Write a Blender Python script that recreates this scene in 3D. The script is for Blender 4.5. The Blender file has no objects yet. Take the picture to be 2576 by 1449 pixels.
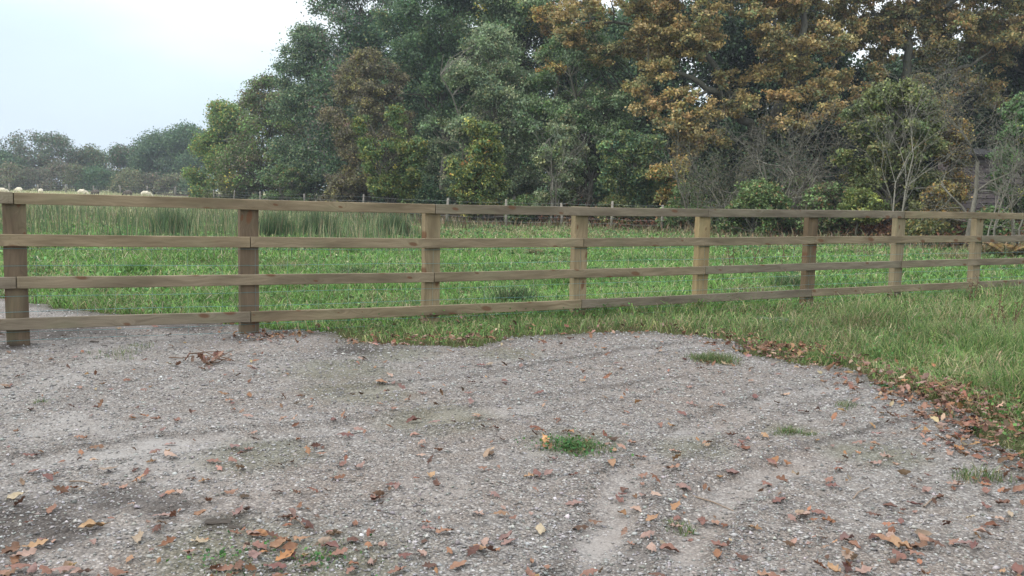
import bpy, bmesh, math, random
import numpy as np
from mathutils import Matrix, Vector, Euler

R = math.radians
rnd = random.Random(7)
rg = np.random.default_rng(11)
SC = bpy.context.scene
COL = SC.collection

# ------------------------------------------------------------------ camera
CAMZ = 1.34
F = 2250.0                                   # focal length in pixels of a 2576 px wide frame
PITCH, ROLL = 5.96, 1.375
cam_d = bpy.data.cameras.new('camera')
cam = bpy.data.objects.new('camera', cam_d)
COL.objects.link(cam)
cam_d.sensor_width = 36.0
cam_d.lens = 36.0 * F / 2576.0
cam_d.clip_start = 0.05
cam_d.clip_end = 2000
cam.matrix_world = Matrix.Translation((0, 0, CAMZ)) @ Matrix.Rotation(R(90 - PITCH), 4, 'X') @ Matrix.Rotation(R(ROLL), 4, 'Z')
SC.camera = cam
SC.render.resolution_x, SC.render.resolution_y = 1024, 576

# ------------------------------------------------------------------ world, sun, exposure
SUN_AZ, SUN_EL = -108.0, 40.0                 # azimuth from +Y towards +X
w = bpy.data.worlds.new('World')
SC.world = w
w.use_nodes = True
nt = w.node_tree
nt.nodes.clear()
N, L = nt.nodes.new, nt.links.new
out = N('ShaderNodeOutputWorld')
bg1, bg2, mix = N('ShaderNodeBackground'), N('ShaderNodeBackground'), N('ShaderNodeMixShader')
sky = N('ShaderNodeTexSky')
sky.sky_type = 'NISHITA'
sky.sun_disc = False
sky.sun_elevation = R(SUN_EL)
sky.sun_rotation = R(SUN_AZ)
sky.air_density, sky.dust_density = 1.0, 2.0
L(sky.outputs[0], bg1.inputs[0])
bg1.inputs[1].default_value = 0.13
# a closed sheet of thin cloud: brighter overhead, greyer blue towards the skyline
tc, sep = N('ShaderNodeTexCoord'), N('ShaderNodeSeparateXYZ')
L(tc.outputs['Generated'], sep.inputs[0])
mp = N('ShaderNodeMapping')
mp.inputs['Scale'].default_value = (1.0, 1.0, 2.6)
L(tc.outputs['Generated'], mp.inputs[0])
nz = N('ShaderNodeTexNoise')
nz.inputs['Scale'].default_value = 2.2
nz.inputs['Detail'].default_value = 5
L(mp.outputs[0], nz.inputs['Vector'])
a1 = N('ShaderNodeMath'); a1.operation = 'MULTIPLY_ADD'
L(nz.outputs[0], a1.inputs[0]); a1.inputs[1].default_value = 0.26; a1.inputs[2].default_value = -0.13
a2 = N('ShaderNodeMath'); a2.operation = 'ADD'
L(sep.outputs['Z'], a2.inputs[0]); L(a1.outputs[0], a2.inputs[1])
a3 = N('ShaderNodeMath'); a3.operation = 'MULTIPLY_ADD'
L(sep.outputs['X'], a3.inputs[0]); a3.inputs[1].default_value = 0.16; L(a2.outputs[0], a3.inputs[2])
cr = N('ShaderNodeValToRGB')
cr.color_ramp.elements[0].position = 0.0
cr.color_ramp.elements[0].color = (0.60, 0.71, 0.82, 1)
cr.color_ramp.elements[1].position = 1.0
cr.color_ramp.elements[1].color = (1.75, 1.8, 1.9, 1)
for p_, c_ in ((0.07, (0.66, 0.79, 0.88, 1)), (0.17, (0.92, 0.99, 1.02, 1)), (0.30, (1.25, 1.28, 1.32, 1))):
    e_ = cr.color_ramp.elements.new(p_); e_.color = c_
L(a3.outputs[0], cr.inputs[0])
L(cr.outputs[0], bg2.inputs[0])
bg2.inputs[1].default_value = 1.0
mix.inputs[0].default_value = 0.86
L(bg1.outputs[0], mix.inputs[1]); L(bg2.outputs[0], mix.inputs[2]); L(mix.outputs[0], out.inputs[0])

sd = bpy.data.lights.new('sun', 'SUN')
sd.energy = 1.4
sd.angle = R(24)
sd.color = (1.0, 0.96, 0.90)
so = bpy.data.objects.new('sun', sd)
COL.objects.link(so)
so.rotation_euler = Vector((math.sin(R(SUN_AZ)) * math.cos(R(SUN_EL)), math.cos(R(SUN_AZ)) * math.cos(R(SUN_EL)), math.sin(R(SUN_EL)))).to_track_quat('Z', 'Y').to_euler()
SC.view_settings.view_transform = 'Standard'
SC.view_settings.look = 'None'
SC.view_settings.exposure = 0.43
SC.view_settings.gamma = 1.0
try:
    SC.cycles.use_denoising = True
    SC.cycles.max_bounces = 6
    SC.cycles.diffuse_bounces = 3
    SC.cycles.transmission_bounces = 4
    SC.cycles.volume_bounces = 0
    SC.cycles.transparent_max_bounces = 4
    SC.cycles.use_adaptive_sampling = True
    SC.cycles.adaptive_threshold = 0.02
except Exception:
    pass

# ------------------------------------------------------------------ measuring helpers (photo bearings -> places in the world)
CM = cam.matrix_world.to_3x3()
def ray(px, py):
    return CM @ Vector(((px - 1288) / F, -(py - 724.5) / F, -1))
def on_ground(px, py, z=0.0):
    d = ray(px, py); k = (z - CAMZ) / d.z
    return d.x * k, d.y * k
def horizon(px):
    return 458 + 0.024 * px
def place(px, dist):
    d = ray(px, horizon(px)); return d.x / d.y * dist, dist
def height(px, py, dist):
    return CAMZ + (horizon(px) - py) / F * dist

def sstep(a, b, x):
    t = np.clip((x - a) / (b - a), 0, 1); return t * t * (3 - 2 * t)
def ground_h(x, y):
    x = np.asarray(x, float); y = np.asarray(y, float)
    h = 0.012 * np.sin(x * 0.9 + 1) * np.cos(y * 0.7) + 0.02 * np.sin(x * 0.31 + y * 0.23) - 0.025
    h = h + 0.05 * np.sin(x * 0.17 + 2) * np.sin(y * 0.13) * sstep(12, 25, y)
    return h
def in_poly(x, y, poly):
    x = np.asarray(x, float); y = np.asarray(y, float)
    ins = np.zeros(x.shape, bool)
    n = len(poly)
    for i in range(n):
        x1, y1 = poly[i]; x2, y2 = poly[(i + 1) % n]
        if y1 == y2: continue
        c = ((y1 > y) != (y2 > y)) & (x < (x2 - x1) * (y - y1) / (y2 - y1) + x1)
        ins ^= c
    return ins
def poly_dist(x, y, pts):
    d = np.full(np.shape(x), 1e9)
    for (x1, y1), (x2, y2) in zip(pts[:-1], pts[1:]):
        ex, ey = x2 - x1, y2 - y1
        t = np.clip(((x - x1) * ex + (y - y1) * ey) / (ex * ex + ey * ey + 1e-9), 0, 1)
        d = np.minimum(d, np.hypot(x - x1 - t * ex, y - y1 - t * ey))
    return d
def wobble(x, y, s, seed=0):
    r = np.random.default_rng(seed); v = 0
    for k in range(5):
        a, b, c = r.normal(size=2) * s * (1 + k * .8), 0, r.uniform(0, 6.28)
        v = v + np.sin(x * a[0] + y * a[1] + c) / (1 + k * .5)
    return v / 2.2

# outline of the gravel yard, seen as its far edge with the grass
EDGE_PX = [(-900, 760), (-300, 742), (0, 745), (70, 757), (150, 775), (225, 784), (330, 792), (450, 797), (560, 806), (650, 822), (720, 830),
           (850, 840), (895, 862), (1000, 869), (1100, 864), (1200, 868), (1270, 852), (1360, 850), (1500, 838), (1640, 836), (1760, 839),
           (1850, 858), (1895, 888), (2000, 908), (2100, 917), (2170, 935), (2250, 968), (2330, 1000), (2420, 1040), (2490, 1095), (2576, 1150), (2700, 1240), (2900, 1400)]
EDGE = [on_ground(*p) for p in EDGE_PX]
YARD = EDGE + [(EDGE[-1][0] + 2.0, -3.0), (-12.0, -3.0), (-13.0, EDGE[0][1])]
def in_yard(x, y):
    return in_poly(x + 0.10 * wobble(x, y, 3.0, 3), y + 0.13 * wobble(x, y, 4.0, 4), YARD)
RUTS = [([(1500, 1449), (1560, 1200), (1760, 1080), (1960, 1005), (2170, 957)], .13),
        ([(900, 985), (1280, 945), (1500, 905), (1700, 873), (1800, 862)], .12),
        ([(1650, 1449), (1800, 1240), (2150, 1110), (2420, 1050)], .12),
        ([(-50, 1180), (400, 1120), (750, 1085), (1300, 1030), (1700, 960)], .14)]
RUTS = [([on_ground(*p) for p in pts], wd) for pts, wd in RUTS]
def rut_mask(x, y):
    m = np.zeros(np.shape(x)); rim = np.zeros(np.shape(x))
    for pts, wd in RUTS:
        d = poly_dist(x, y, pts) + .03 * wobble(x, y, 5, 9)
        m = np.maximum(m, (1 - sstep(wd * .35, wd * 1.25, d)) * np.clip(.6 + .8 * wobble(x, y, 1.3, 18), .15, 1))
        rim = np.maximum(rim, np.exp(-((d - wd * 1.5) / .055) ** 2))
    return m, rim

# ------------------------------------------------------------------ mesh helpers
def tag(o, label=None, cat=None, group=None, kind=None):
    if label: o['label'] = label
    if cat: o['category'] = cat
    if group: o['group'] = group
    if kind: o['kind'] = kind
    return o
def link(name, me, parent=None):
    o = bpy.data.objects.new(name, me); COL.objects.link(o)
    if parent is not None: o.parent = parent
    return o
def empty(name, loc, rz=0):
    o = bpy.data.objects.new(name, None); COL.objects.link(o)
    o.location = loc; o.rotation_euler = (0, 0, rz); o.empty_display_size = .2
    return o
def np_mesh(name, V, Fc, mat, col=None, smooth=False):
    """V (n,3), Fc (m,k) all faces with k corners, col (n,3) per-vertex surface colour"""
    me = bpy.data.meshes.new(name)
    V = np.ascontiguousarray(V, np.float32); Fc = np.ascontiguousarray(Fc, np.int32)
    m, k = Fc.shape
    me.vertices.add(len(V)); me.vertices.foreach_set('co', V.ravel())
    me.loops.add(m * k); me.loops.foreach_set('vertex_index', Fc.ravel())
    me.polygons.add(m); me.polygons.foreach_set('loop_start', np.arange(0, m * k, k, dtype=np.int32))
    me.polygons.foreach_set('loop_total', np.full(m, k, np.int32))
    if smooth: me.polygons.foreach_set('use_smooth', np.ones(m, bool))
    me.update(calc_edges=True)
    if col is not None:
        a = me.attributes.new('col', 'FLOAT_COLOR', 'POINT')
        c4 = np.ones((len(V), 4), np.float32); c4[:, :3] = col
        a.data.foreach_set('color', c4.ravel())
    me.materials.append(mat)
    return me
def pick_cols(pal, n, r, jitter=.22):
    c = np.array([p[0] for p in pal]); wt = np.array([p[1] for p in pal], float); wt /= wt.sum()
    out = c[r.choice(len(c), n, p=wt)]
    return np.clip(out * np.exp(r.normal(0, jitter, (n, 1))) * np.exp(r.normal(0, .06, (n, 3))), 0.004, .8)
def unit(v):
    return v / (np.linalg.norm(v, axis=-1, keepdims=True) + 1e-9)
def segs_mesh(P0, P1, r0, r1, sides=4):
    """many separate tapered sticks as one array of quads"""
    P0, P1 = np.asarray(P0, float), np.asarray(P1, float)
    d = unit(P1 - P0)
    ref = np.where(np.abs(d[:, 2:3]) > .9, np.array([[1., 0, 0]]), np.array([[0, 0, 1.]]))
    u = unit(np.cross(d, ref)); v = np.cross(d, u)
    n = len(P0); a = np.arange(sides) * 2 * np.pi / sides
    ring = u[:, None, :] * np.cos(a)[None, :, None] + v[:, None, :] * np.sin(a)[None, :, None]
    V = np.concatenate([P0[:, None] + ring * np.asarray(r0)[:, None, None], P1[:, None] + ring * np.asarray(r1)[:, None, None]], 1).reshape(-1, 3)
    b = (np.arange(n) * 2 * sides)[:, None, None]
    k = np.arange(sides); k2 = (k + 1) % sides
    q = np.stack([k, k2, k2 + sides, k + sides], 1)[None]
    return V, (b + q).reshape(-1, 4)
def tube(pts, rad, sides=8):
    pts = np.asarray(pts, float); n = len(pts)
    t = unit(np.gradient(pts, axis=0))
    ref = np.array([0., 1, 0]) if abs(t[0][2]) > .7 else np.array([0., 0, 1])
    u = unit(np.cross(t, ref)); v = np.cross(t, u)
    a = np.arange(sides) * 2 * np.pi / sides
    V = (pts[:, None] + (u[:, None] * np.cos(a)[None, :, None] + v[:, None] * np.sin(a)[None, :, None]) * np.asarray(rad)[:, None, None]).reshape(-1, 3)
    q = []
    for i in range(n - 1):
        for k in range(sides):
            k2 = (k + 1) % sides
            q.append((i * sides + k, i * sides + k2, (i + 1) * sides + k2, (i + 1) * sides + k))
    return V, np.array(q)
class Acc:
    def __init__(s): s.V, s.F, s.C, s.n = [], [], [], 0
    def add(s, V, Fc, c=None):
        s.V.append(V); s.F.append(Fc + s.n); s.n += len(V)
        if c is not None: s.C.append(np.broadcast_to(np.asarray(c, float), (len(V), 3)))
    def mesh(s, name, mat, smooth=False):
        return np_mesh(name, np.concatenate(s.V), np.concatenate(s.F), mat, np.concatenate(s.C) if s.C else None, smooth)

def leaves(P, size, r, nrm=None, aspect=.62, fold=.22, upbias=.5):
    """folded four-cornered leaves at P; returns verts, faces"""
    n = len(P)
    nn = unit(r.normal(size=(n, 3)) + (np.array([0, 0, upbias]) if nrm is None else nrm))
    t = unit(np.cross(nn, unit(r.normal(size=(n, 3)))))
    b = np.cross(nn, t)
    s = (np.asarray(size) * r.uniform(.65, 1.3, n))[:, None]
    base = P - t * s * .5; tip = P + t * s * .5
    l = P + b * s * aspect * .5 + nn * s * fold; q = P - b * s * aspect * .5 + nn * s * fold
    V = np.stack([base, q, tip, l], 1).reshape(-1, 3)
    Fc = (np.arange(n) * 4)[:, None] + np.arange(4)[None]
    return V, Fc
def blades(x, y, z, h, wd, lean, r, curl=.5):
    n = len(x)
    a = r.uniform(0, 6.283, n); la = r.uniform(0, 6.283, n)
    side = np.stack([np.cos(a), np.sin(a), np.zeros(n)], 1) * (wd * .5)[:, None]
    ld = np.stack([np.cos(la), np.sin(la), np.zeros(n)], 1)
    B = np.stack([x, y, z], 1); up = np.array([0, 0, 1.])
    ln = lean[:, None]; hh = h[:, None]
    M = B + up * hh * .55 + ld * hh * ln * .35
    T = B + up * hh * (1 - ln * curl) + ld * hh * ln
    V = np.stack([B - side, B + side, M + side * .8, M - side * .8, T + side * .15, T - side * .15], 1).reshape(-1, 3)
    b = (np.arange(n) * 6)[:, None]
    Fc = np.concatenate([b + np.array([[0, 1, 2, 3]]), b + np.array([[3, 2, 4, 5]])], 0)
    return V, Fc

# ------------------------------------------------------------------ materials
def new_mat(name):
    m = bpy.data.materials.new(name); m.use_nodes = True
    t = m.node_tree; t.nodes.clear()
    o = t.nodes.new('ShaderNodeOutputMaterial'); b = t.nodes.new('ShaderNodeBsdfPrincipled')
    t.links.new(b.outputs[0], o.inputs[0])
    b.inputs['Roughness'].default_value = .8
    return m, t, b, o
def ramp(t, src, stops):
    c = t.nodes.new('ShaderNodeValToRGB')
    while len(c.color_ramp.elements) < len(stops): c.color_ramp.elements.new(.5)
    for e, (p, k) in zip(c.color_ramp.elements, stops):
        e.position = p; e.color = (*k, 1)
    t.links.new(src, c.inputs[0]); return c.outputs[0]
def mixc(t, fac, a, b, mode='MIX'):
    m = t.nodes.new('ShaderNodeMix'); m.data_type = 'RGBA'; m.blend_type = mode
    for s, v in ((m.inputs[0], fac), (m.inputs[6], a), (m.inputs[7], b)):
        if hasattr(v, 'default_value') or hasattr(v, 'is_output'): t.links.new(v, s)
        elif isinstance(v, (int, float)): s.default_value = v
        else: s.default_value = (*v, 1)
    return m.outputs[2]
def noise(t, vec, scale, detail=4, rough=.55):
    n = t.nodes.new('ShaderNodeTexNoise'); n.inputs['Scale'].default_value = scale
    n.inputs['Detail'].default_value = detail; n.inputs['Roughness'].default_value = rough
    if vec is not None: t.links.new(vec, n.inputs['Vector'])
    return n.outputs[0]
def mapping(t, vec, scale=(1, 1, 1), loc=None):
    m = t.nodes.new('ShaderNodeMapping'); m.inputs['Scale'].default_value = scale
    t.links.new(vec, m.inputs['Vector'])
    if loc is not None: t.links.new(loc, m.inputs['Location'])
    return m.outputs[0]
def math_(t, op, a, b=None, c=None):
    m = t.nodes.new('ShaderNodeMath'); m.operation = op
    for i, v in enumerate((a, b, c)):
        if v is None: continue
        if isinstance(v, (int, float)): m.inputs[i].default_value = v
        else: t.links.new(v, m.inputs[i])
    return m.outputs[0]
def bump(t, b, h, strength, dist):
    n = t.nodes.new('ShaderNodeBump'); n.inputs['Strength'].default_value = strength; n.inputs['Distance'].default_value = dist
    t.links.new(h, n.inputs['Height']); t.links.new(n.outputs[0], b.inputs['Normal'])

def leaf_material(name, trans=.25, rough=.55, spec=.3):
    m, t, b, o = new_mat(name)
    at = t.nodes.new('ShaderNodeAttribute'); at.attribute_name = 'col'
    t.links.new(at.outputs[0], b.inputs['Base Color'])
    b.inputs['Roughness'].default_value = rough
    b.inputs['Specular IOR Level'].default_value = spec
    tr = t.nodes.new('ShaderNodeBsdfTranslucent'); t.links.new(at.outputs[0], tr.inputs[0])
    mx = t.nodes.new('ShaderNodeMixShader'); mx.inputs[0].default_value = trans
    t.links.new(b.outputs[0], mx.inputs[1]); t.links.new(tr.outputs[0], mx.inputs[2]); t.links.new(mx.outputs[0], o.inputs[0])
    return m
M_LEAF = leaf_material('foliage')
M_GRASS = leaf_material('grass_blades', .3, .6, .25)
M_LITTER = leaf_material('dry_leaf', .1, .75, .2)

def bark_material(name, c0, c1, scale=6):
    m, t, b, o = new_mat(name)
    tcn = t.nodes.new('ShaderNodeTexCoord')
    v = mapping(t, tcn.outputs['Object'], (scale, scale, scale * .25))
    n = noise(t, v, 2.5, 6, .7)
    n2 = noise(t, tcn.outputs['Object'], .9, 3)
    c = ramp(t, n, [(.3, c0), (.7, c1)])
    c = mixc(t, math_(t, 'MULTIPLY', n2, .5), c, (.10, .13, .07))
    t.links.new(c, b.inputs['Base Color']); bump(t, b, n, .8, .03)
    return m
M_BARK = bark_material('bark_dark', (.035, .03, .025), (.12, .10, .08))
M_BARKP = bark_material('bark_pale', (.14, .125, .10), (.36, .33, .28))
M_TWIG = bark_material('twig_grey', (.10, .085, .07), (.27, .24, .20))

def wood_material(name, dark, light, knots=1.0, foot=False):
    m, t, b, o = new_mat(name)
    tcn = t.nodes.new('ShaderNodeTexCoord'); oi = t.nodes.new('ShaderNodeObjectInfo')
    cb = t.nodes.new('ShaderNodeCombineXYZ')
    t.links.new(math_(t, 'MULTIPLY', oi.outputs['Random'], 37.0), cb.inputs[0])
    t.links.new(math_(t, 'MULTIPLY', oi.outputs['Random'], 11.0), cb.inputs[2])
    base = mapping(t, tcn.outputs['Object'], (1, 1, 1), cb.outputs[0])
    # slow waver so that grain is not ruler straight
    wv = noise(t, mapping(t, base, (2.2, 1, 1)), 1.0, 2)
    sx = t.nodes.new('ShaderNodeSeparateXYZ'); t.links.new(base, sx.inputs[0])
    # knots: sparse cells along the board
    kv = t.nodes.new('ShaderNodeTexVoronoi'); kv.voronoi_dimensions = '2D'; kv.inputs['Scale'].default_value = 1.0
    kc = t.nodes.new('ShaderNodeCombineXYZ')
    t.links.new(math_(t, 'MULTIPLY_ADD', sx.outputs[2], 2.0, math_(t, 'MULTIPLY', sx.outputs[0], 3.0)), kc.inputs[0])
    t.links.new(math_(t, 'MULTIPLY', sx.outputs[2], 6.5), kc.inputs[1])
    t.links.new(kc.outputs[0], kv.inputs['Vector'])
    ks = t.nodes.new('ShaderNodeSeparateColor'); t.links.new(kv.outputs['Color'], ks.inputs[0])
    size = math_(t, 'MULTIPLY_ADD', ks.outputs[1], .20, .03)
    near = math_(t, 'SUBTRACT', 1.0, math_(t, 'DIVIDE', kv.outputs['Distance'], size))
    kn = math_(t, 'MULTIPLY', math_(t, 'GREATER_THAN', ks.outputs[0], .5), math_(t, 'MAXIMUM', near, 0.0))
    halo = math_(t, 'MAXIMUM', math_(t, 'SUBTRACT', 1.0, math_(t, 'DIVIDE', kv.outputs['Distance'], .35)), 0.0)
    halo = math_(t, 'MULTIPLY', math_(t, 'GREATER_THAN', ks.outputs[0], .5), halo)
    gz = math_(t, 'ADD', math_(t, 'MULTIPLY', sx.outputs[2], 26.0), math_(t, 'ADD', math_(t, 'MULTIPLY', wv, 3.0), math_(t, 'MULTIPLY', halo, 2.0)))
    gv = t.nodes.new('ShaderNodeCombineXYZ')
    t.links.new(math_(t, 'MULTIPLY', sx.outputs[0], 1.6), gv.inputs[0]); t.links.new(math_(t, 'MULTIPLY', sx.outputs[1], 26.0), gv.inputs[1]); t.links.new(gz, gv.inputs[2])
    g = noise(t, gv.outputs[0], 1.6, 6, .65)
    c = ramp(t, g, [(.25, dark), (.5, tuple((p + q) / 2 for p, q in zip(dark, light))), (.75, light)])
    blotch = noise(t, mapping(t, base, (1.1, 3, 5)), 1.3, 4)
    c = mixc(t, math_(t, 'MULTIPLY', math_(t, 'MAXIMUM', math_(t, 'SUBTRACT', blotch, .42), 0.0), 2.6), c, tuple(v * .55 for v in dark))
    tint = t.nodes.new('ShaderNodeHueSaturation'); t.links.new(c, tint.inputs['Color'])
    t.links.new(math_(t, 'MULTIPLY_ADD', oi.outputs['Random'], .30, .86), tint.inputs['Value'])
    t.links.new(math_(t, 'MULTIPLY_ADD', oi.outputs['Random'], .3, .85), tint.inputs['Saturation'])
    c = tint.outputs[0]
    # green algae bloom in places
    al = noise(t, mapping(t, base, (.8, 2, 2)), 2.0, 3)
    c = mixc(t, math_(t, 'MULTIPLY', math_(t, 'MAXIMUM', math_(t, 'SUBTRACT', al, .5), 0.0), 1.2), c, (.20, .22, .12))
    c = mixc(t, math_(t, 'MULTIPLY', math_(t, 'MINIMUM', math_(t, 'MULTIPLY', kn, 2.5), 1.0), .8 * knots), c, (.13, .06, .03))
    if foot:
        gl = t.nodes.new('ShaderNodeSeparateXYZ'); t.links.new(tcn.outputs['Object'], gl.inputs[0])
        f = math_(t, 'SUBTRACT', .42, math_(t, 'ADD', gl.outputs[0], math_(t, 'MULTIPLY', noise(t, base, 12, 3), .16)))
        f = math_(t, 'MINIMUM', math_(t, 'MAXIMUM', math_(t, 'MULTIPLY', f, 18.0), 0.0), .75)
        c = mixc(t, f, c, (.05, .04, .035))
    t.links.new(c, b.inputs['Base Color'])
    b.inputs['Roughness'].default_value = .85
    b.inputs['Specular IOR Level'].default_value = .2
    bump(t, b, g, .35, .004)
    return m
M_RAIL = wood_material('rail_timber', (.145, .115, .076), (.30, .248, .172))
M_POSTD = wood_material('post_timber_brown', (.105, .075, .046), (.20, .145, .088), foot=True)
M_POSTL = wood_material('post_timber_honey', (.20, .155, .088), (.345, .27, .158), foot=True)
M_POSTG = wood_material('post_timber_grey', (.17, .155, .13), (.34, .315, .27), .5)
def plain(name, c, rough=.6, metal=0.0, var=.25, sc=8):
    m, t, b, o = new_mat(name)
    tcn = t.nodes.new('ShaderNodeTexCoord')
    n = noise(t, tcn.outputs['Object'], sc, 5)
    t.links.new(ramp(t, n, [(.3, tuple(v * (1 - var) for v in c)), (.7, tuple(min(1, v * (1 + var)) for v in c))]), b.inputs['Base Color'])
    b.inputs['Roughness'].default_value = rough; b.inputs['Metallic'].default_value = metal
    return m
M_WIRE = plain('galvanised_wire', (.14, .30, .31), .45, .3)
M_WIRE2 = plain('old_wire', (.30, .32, .31), .6, .4)
M_FLEECE = plain('sheep_fleece', (.62, .57, .44), .95)
M_FLEECED = plain('dark_fleece', (.09, .075, .06), .95)
M_FACE = plain('sheep_face', (.5, .45, .38), .9)

# gravel: fine stony hardcore, sandy compacted wheel tracks, damp dark and green patches
def gravel_material():
    m, t, b, o = new_mat('gravel')
    tcn = t.nodes.new('ShaderNodeTexCoord'); P = tcn.outputs['Object']
    at = t.nodes.new('ShaderNodeAttribute'); at.attribute_name = 'col'      # r: compacted, g: green, b: dark/damp patches and painted rut-edge shade
    sp = t.nodes.new('ShaderNodeSeparateColor'); t.links.new(at.outputs[0], sp.inputs[0])
    def vor(sc):
        v = t.nodes.new('ShaderNodeTexVoronoi'); v.inputs['Scale'].default_value = sc; t.links.new(P, v.inputs['Vector'])
        s = t.nodes.new('ShaderNodeSeparateColor'); t.links.new(v.outputs['Color'], s.inputs[0])
        return v.outputs['Distance'], s.outputs[0]
    d1, c1 = vor(62); d2, c2 = vor(130)
    st = ramp(t, c1, [(0, (.11, .10, .09)), (.35, (.20, .183, .165)), (.7, (.29, .272, .25)), (.93, (.39, .375, .35)), (1, (.52, .51, .49))])
    st2 = ramp(t, c2, [(0, (.13, .112, .095)), (.6, (.24, .212, .185)), (1, (.40, .375, .34))])
    st = mixc(t, math_(t, 'GREATER_THAN', noise(t, P, 9, 3), .52), st, st2)
    crev = math_(t, 'MINIMUM', math_(t, 'MULTIPLY', d1, 1.6), 1.0)
    st = mixc(t, math_(t, 'MULTIPLY', math_(t, 'SUBTRACT', crev, .5), 1.0), st, (.10, .092, .085))
    sand = ramp(t, noise(t, P, 60, 5, .8), [(.25, (.17, .157, .143)), (.75, (.33, .317, .30))])
    n1 = noise(t, P, 1.7, 6, .65)
    f = math_(t, 'MINIMUM', math_(t, 'MAXIMUM', math_(t, 'ADD', math_(t, 'MULTIPLY', sp.outputs[0], .8), math_(t, 'MULTIPLY', math_(t, 'SUBTRACT', n1, .5), 3.0)), 0.08), .92)
    c = mixc(t, f, st, sand)
    warm = noise(t, P, .55, 4)
    c = mixc(t, .6, c, ramp(t, warm, [(.38, (.55, .505, .475)), (.55, (.56, .555, .55)), (.75, (.61, .61, .60))]), 'OVERLAY')
    c = mixc(t, math_(t, 'MULTIPLY', sp.outputs[1], .6), c, (.085, .10, .04))
    dk = noise(t, P, 5, 5, .7)
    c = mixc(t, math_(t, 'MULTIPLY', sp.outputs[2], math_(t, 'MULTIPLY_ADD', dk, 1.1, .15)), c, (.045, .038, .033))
    t.links.new(c, b.inputs['Base Color'])
    b.inputs['Roughness'].default_value = .9; b.inputs['Specular IOR Level'].default_value = .2
    h = math_(t, 'ADD', math_(t, 'MULTIPLY', math_(t, 'SUBTRACT', 1.0, d1), 1.0), math_(t, 'MULTIPLY', c1, .7))
    h = math_(t, 'MULTIPLY', h, math_(t, 'SUBTRACT', 1.15, f))
    bump(t, b, h, 1.0, .014)
    return m
M_GRAVEL = gravel_material()
def ground_material():
    m, t, b, o = new_mat('meadow_soil')
    at = t.nodes.new('ShaderNodeAttribute'); at.attribute_name = 'col'
    tcn = t.nodes.new('ShaderNodeTexCoord'); P = tcn.outputs['Object']
    n = noise(t, P, 3.0, 7, .75); n2 = noise(t, P, .12, 4)
    c = mixc(t, .75, at.outputs[0], ramp(t, n, [(.3, (.25, .26, .22)), (.7, (.75, .74, .70))]), 'OVERLAY')
    c = mixc(t, .4, c, ramp(t, n2, [(.35, (.38, .44, .35)), (.65, (.62, .57, .5))]), 'OVERLAY')
    t.links.new(c, b.inputs['Base Color']); b.inputs['Roughness'].default_value = .95
    b.inputs['Specular IOR Level'].default_value = .1
    bump(t, b, n, .8, .05)
    return m
M_GROUND = ground_material()

# ------------------------------------------------------------------ the wood's edge (polyline in plan)
WOOD_PX = [(350, 150), (500, 96), (540, 84), (655, 66), (766, 56), (914, 47), (1125, 38.5), (1414, 40), (1668, 38.5), (2000, 33), (2300, 28.5), (2600, 27), (3000, 25), (3400, 23)]
WOOD = [place(*p) for p in WOOD_PX]
WOOD_AREA = WOOD + [(80, 20), (80, 200), (-60, 200)]

# ------------------------------------------------------------------ ground sheet
def grow(a, b, st, k=1.18):
    v = [a]; s = st
    while v[-1] < b: s *= k; v.append(v[-1] + s)
    return v
xs = np.array([-v for v in grow(12, 330, .2)][::-1] + list(np.arange(-11.85, 14, .16)) + grow(14, 330, .2))
ys = np.array([-v for v in grow(-1.5, 20, .3)][::-1] + list(np.arange(1.6, 22, .16)) + grow(22, 380, .2))
X, Y = np.meshgrid(xs, ys)
ins = in_poly(X, Y, YARD)
de = poly_dist(X, Y, EDGE)
Z = ground_h(X, Y) - .07 * in_yard(X, Y)
wood = in_poly(X, Y, WOOD_AREA)
gcol = np.zeros(X.shape + (3,))
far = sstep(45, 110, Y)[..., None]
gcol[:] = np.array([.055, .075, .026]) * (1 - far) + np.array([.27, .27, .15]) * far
gcol[wood] = (.045, .033, .022)
nearv = (de < .5)
gcol[nearv & ~wood] = (.065, .068, .032)
gx, gy = len(xs), len(ys)
idx = np.arange(gx * gy).reshape(gy, gx)
Q = np.stack([idx[:-1, :-1], idx[:-1, 1:], idx[1:, 1:], idx[1:, :-1]], -1).reshape(-1, 4)
tag(link('ground', np_mesh('ground', np.stack([X, Y, Z], -1).reshape(-1, 3), Q, M_GROUND, gcol.reshape(-1, 3), True)), kind='structure')

# gravel yard sheet with real ruts and low ridges
xs = np.arange(-9.0, 8.2, .04); ys = np.arange(1.2, 11.6, .04)
X, Y = np.meshgrid(xs, ys)
keep = in_yard(X, Y)
def yard_z(x, y):
    m_, rim_ = rut_mask(x, y)
    return ground_h(x, y) + .006 - .018 * m_ + .010 * rim_ + .006 * wobble(x, y, 6, 21) + .004 * wobble(x, y, 17, 22)
rm, rim = rut_mask(X, Y)
Z = yard_z(X, Y) + rg.normal(0, .0016, X.shape)
def blob(px, py, r_):
    cx, cy = on_ground(px, py); return 1 - sstep(r_ * .4, r_ * 1.2, np.hypot((X - cx), (Y - cy)) + .12 * r_ * wobble(X, Y, 7, 5))
green = np.zeros(X.shape); damp = np.zeros(X.shape)
for a_ in ((1440, 1110, .32), (1990, 1080, .2), (1750, 1120, .25), (850, 930, .5), (900, 985, .45), (650, 1140, .35), (620, 1400, .45), (820, 1420, .4), (560, 1330, .2), (1000, 890, .4), (1280, 890, .35), (1100, 1050, .4), (2200, 1140, .3)):
    green = np.maximum(green, .6 * blob(*a_))
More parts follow.
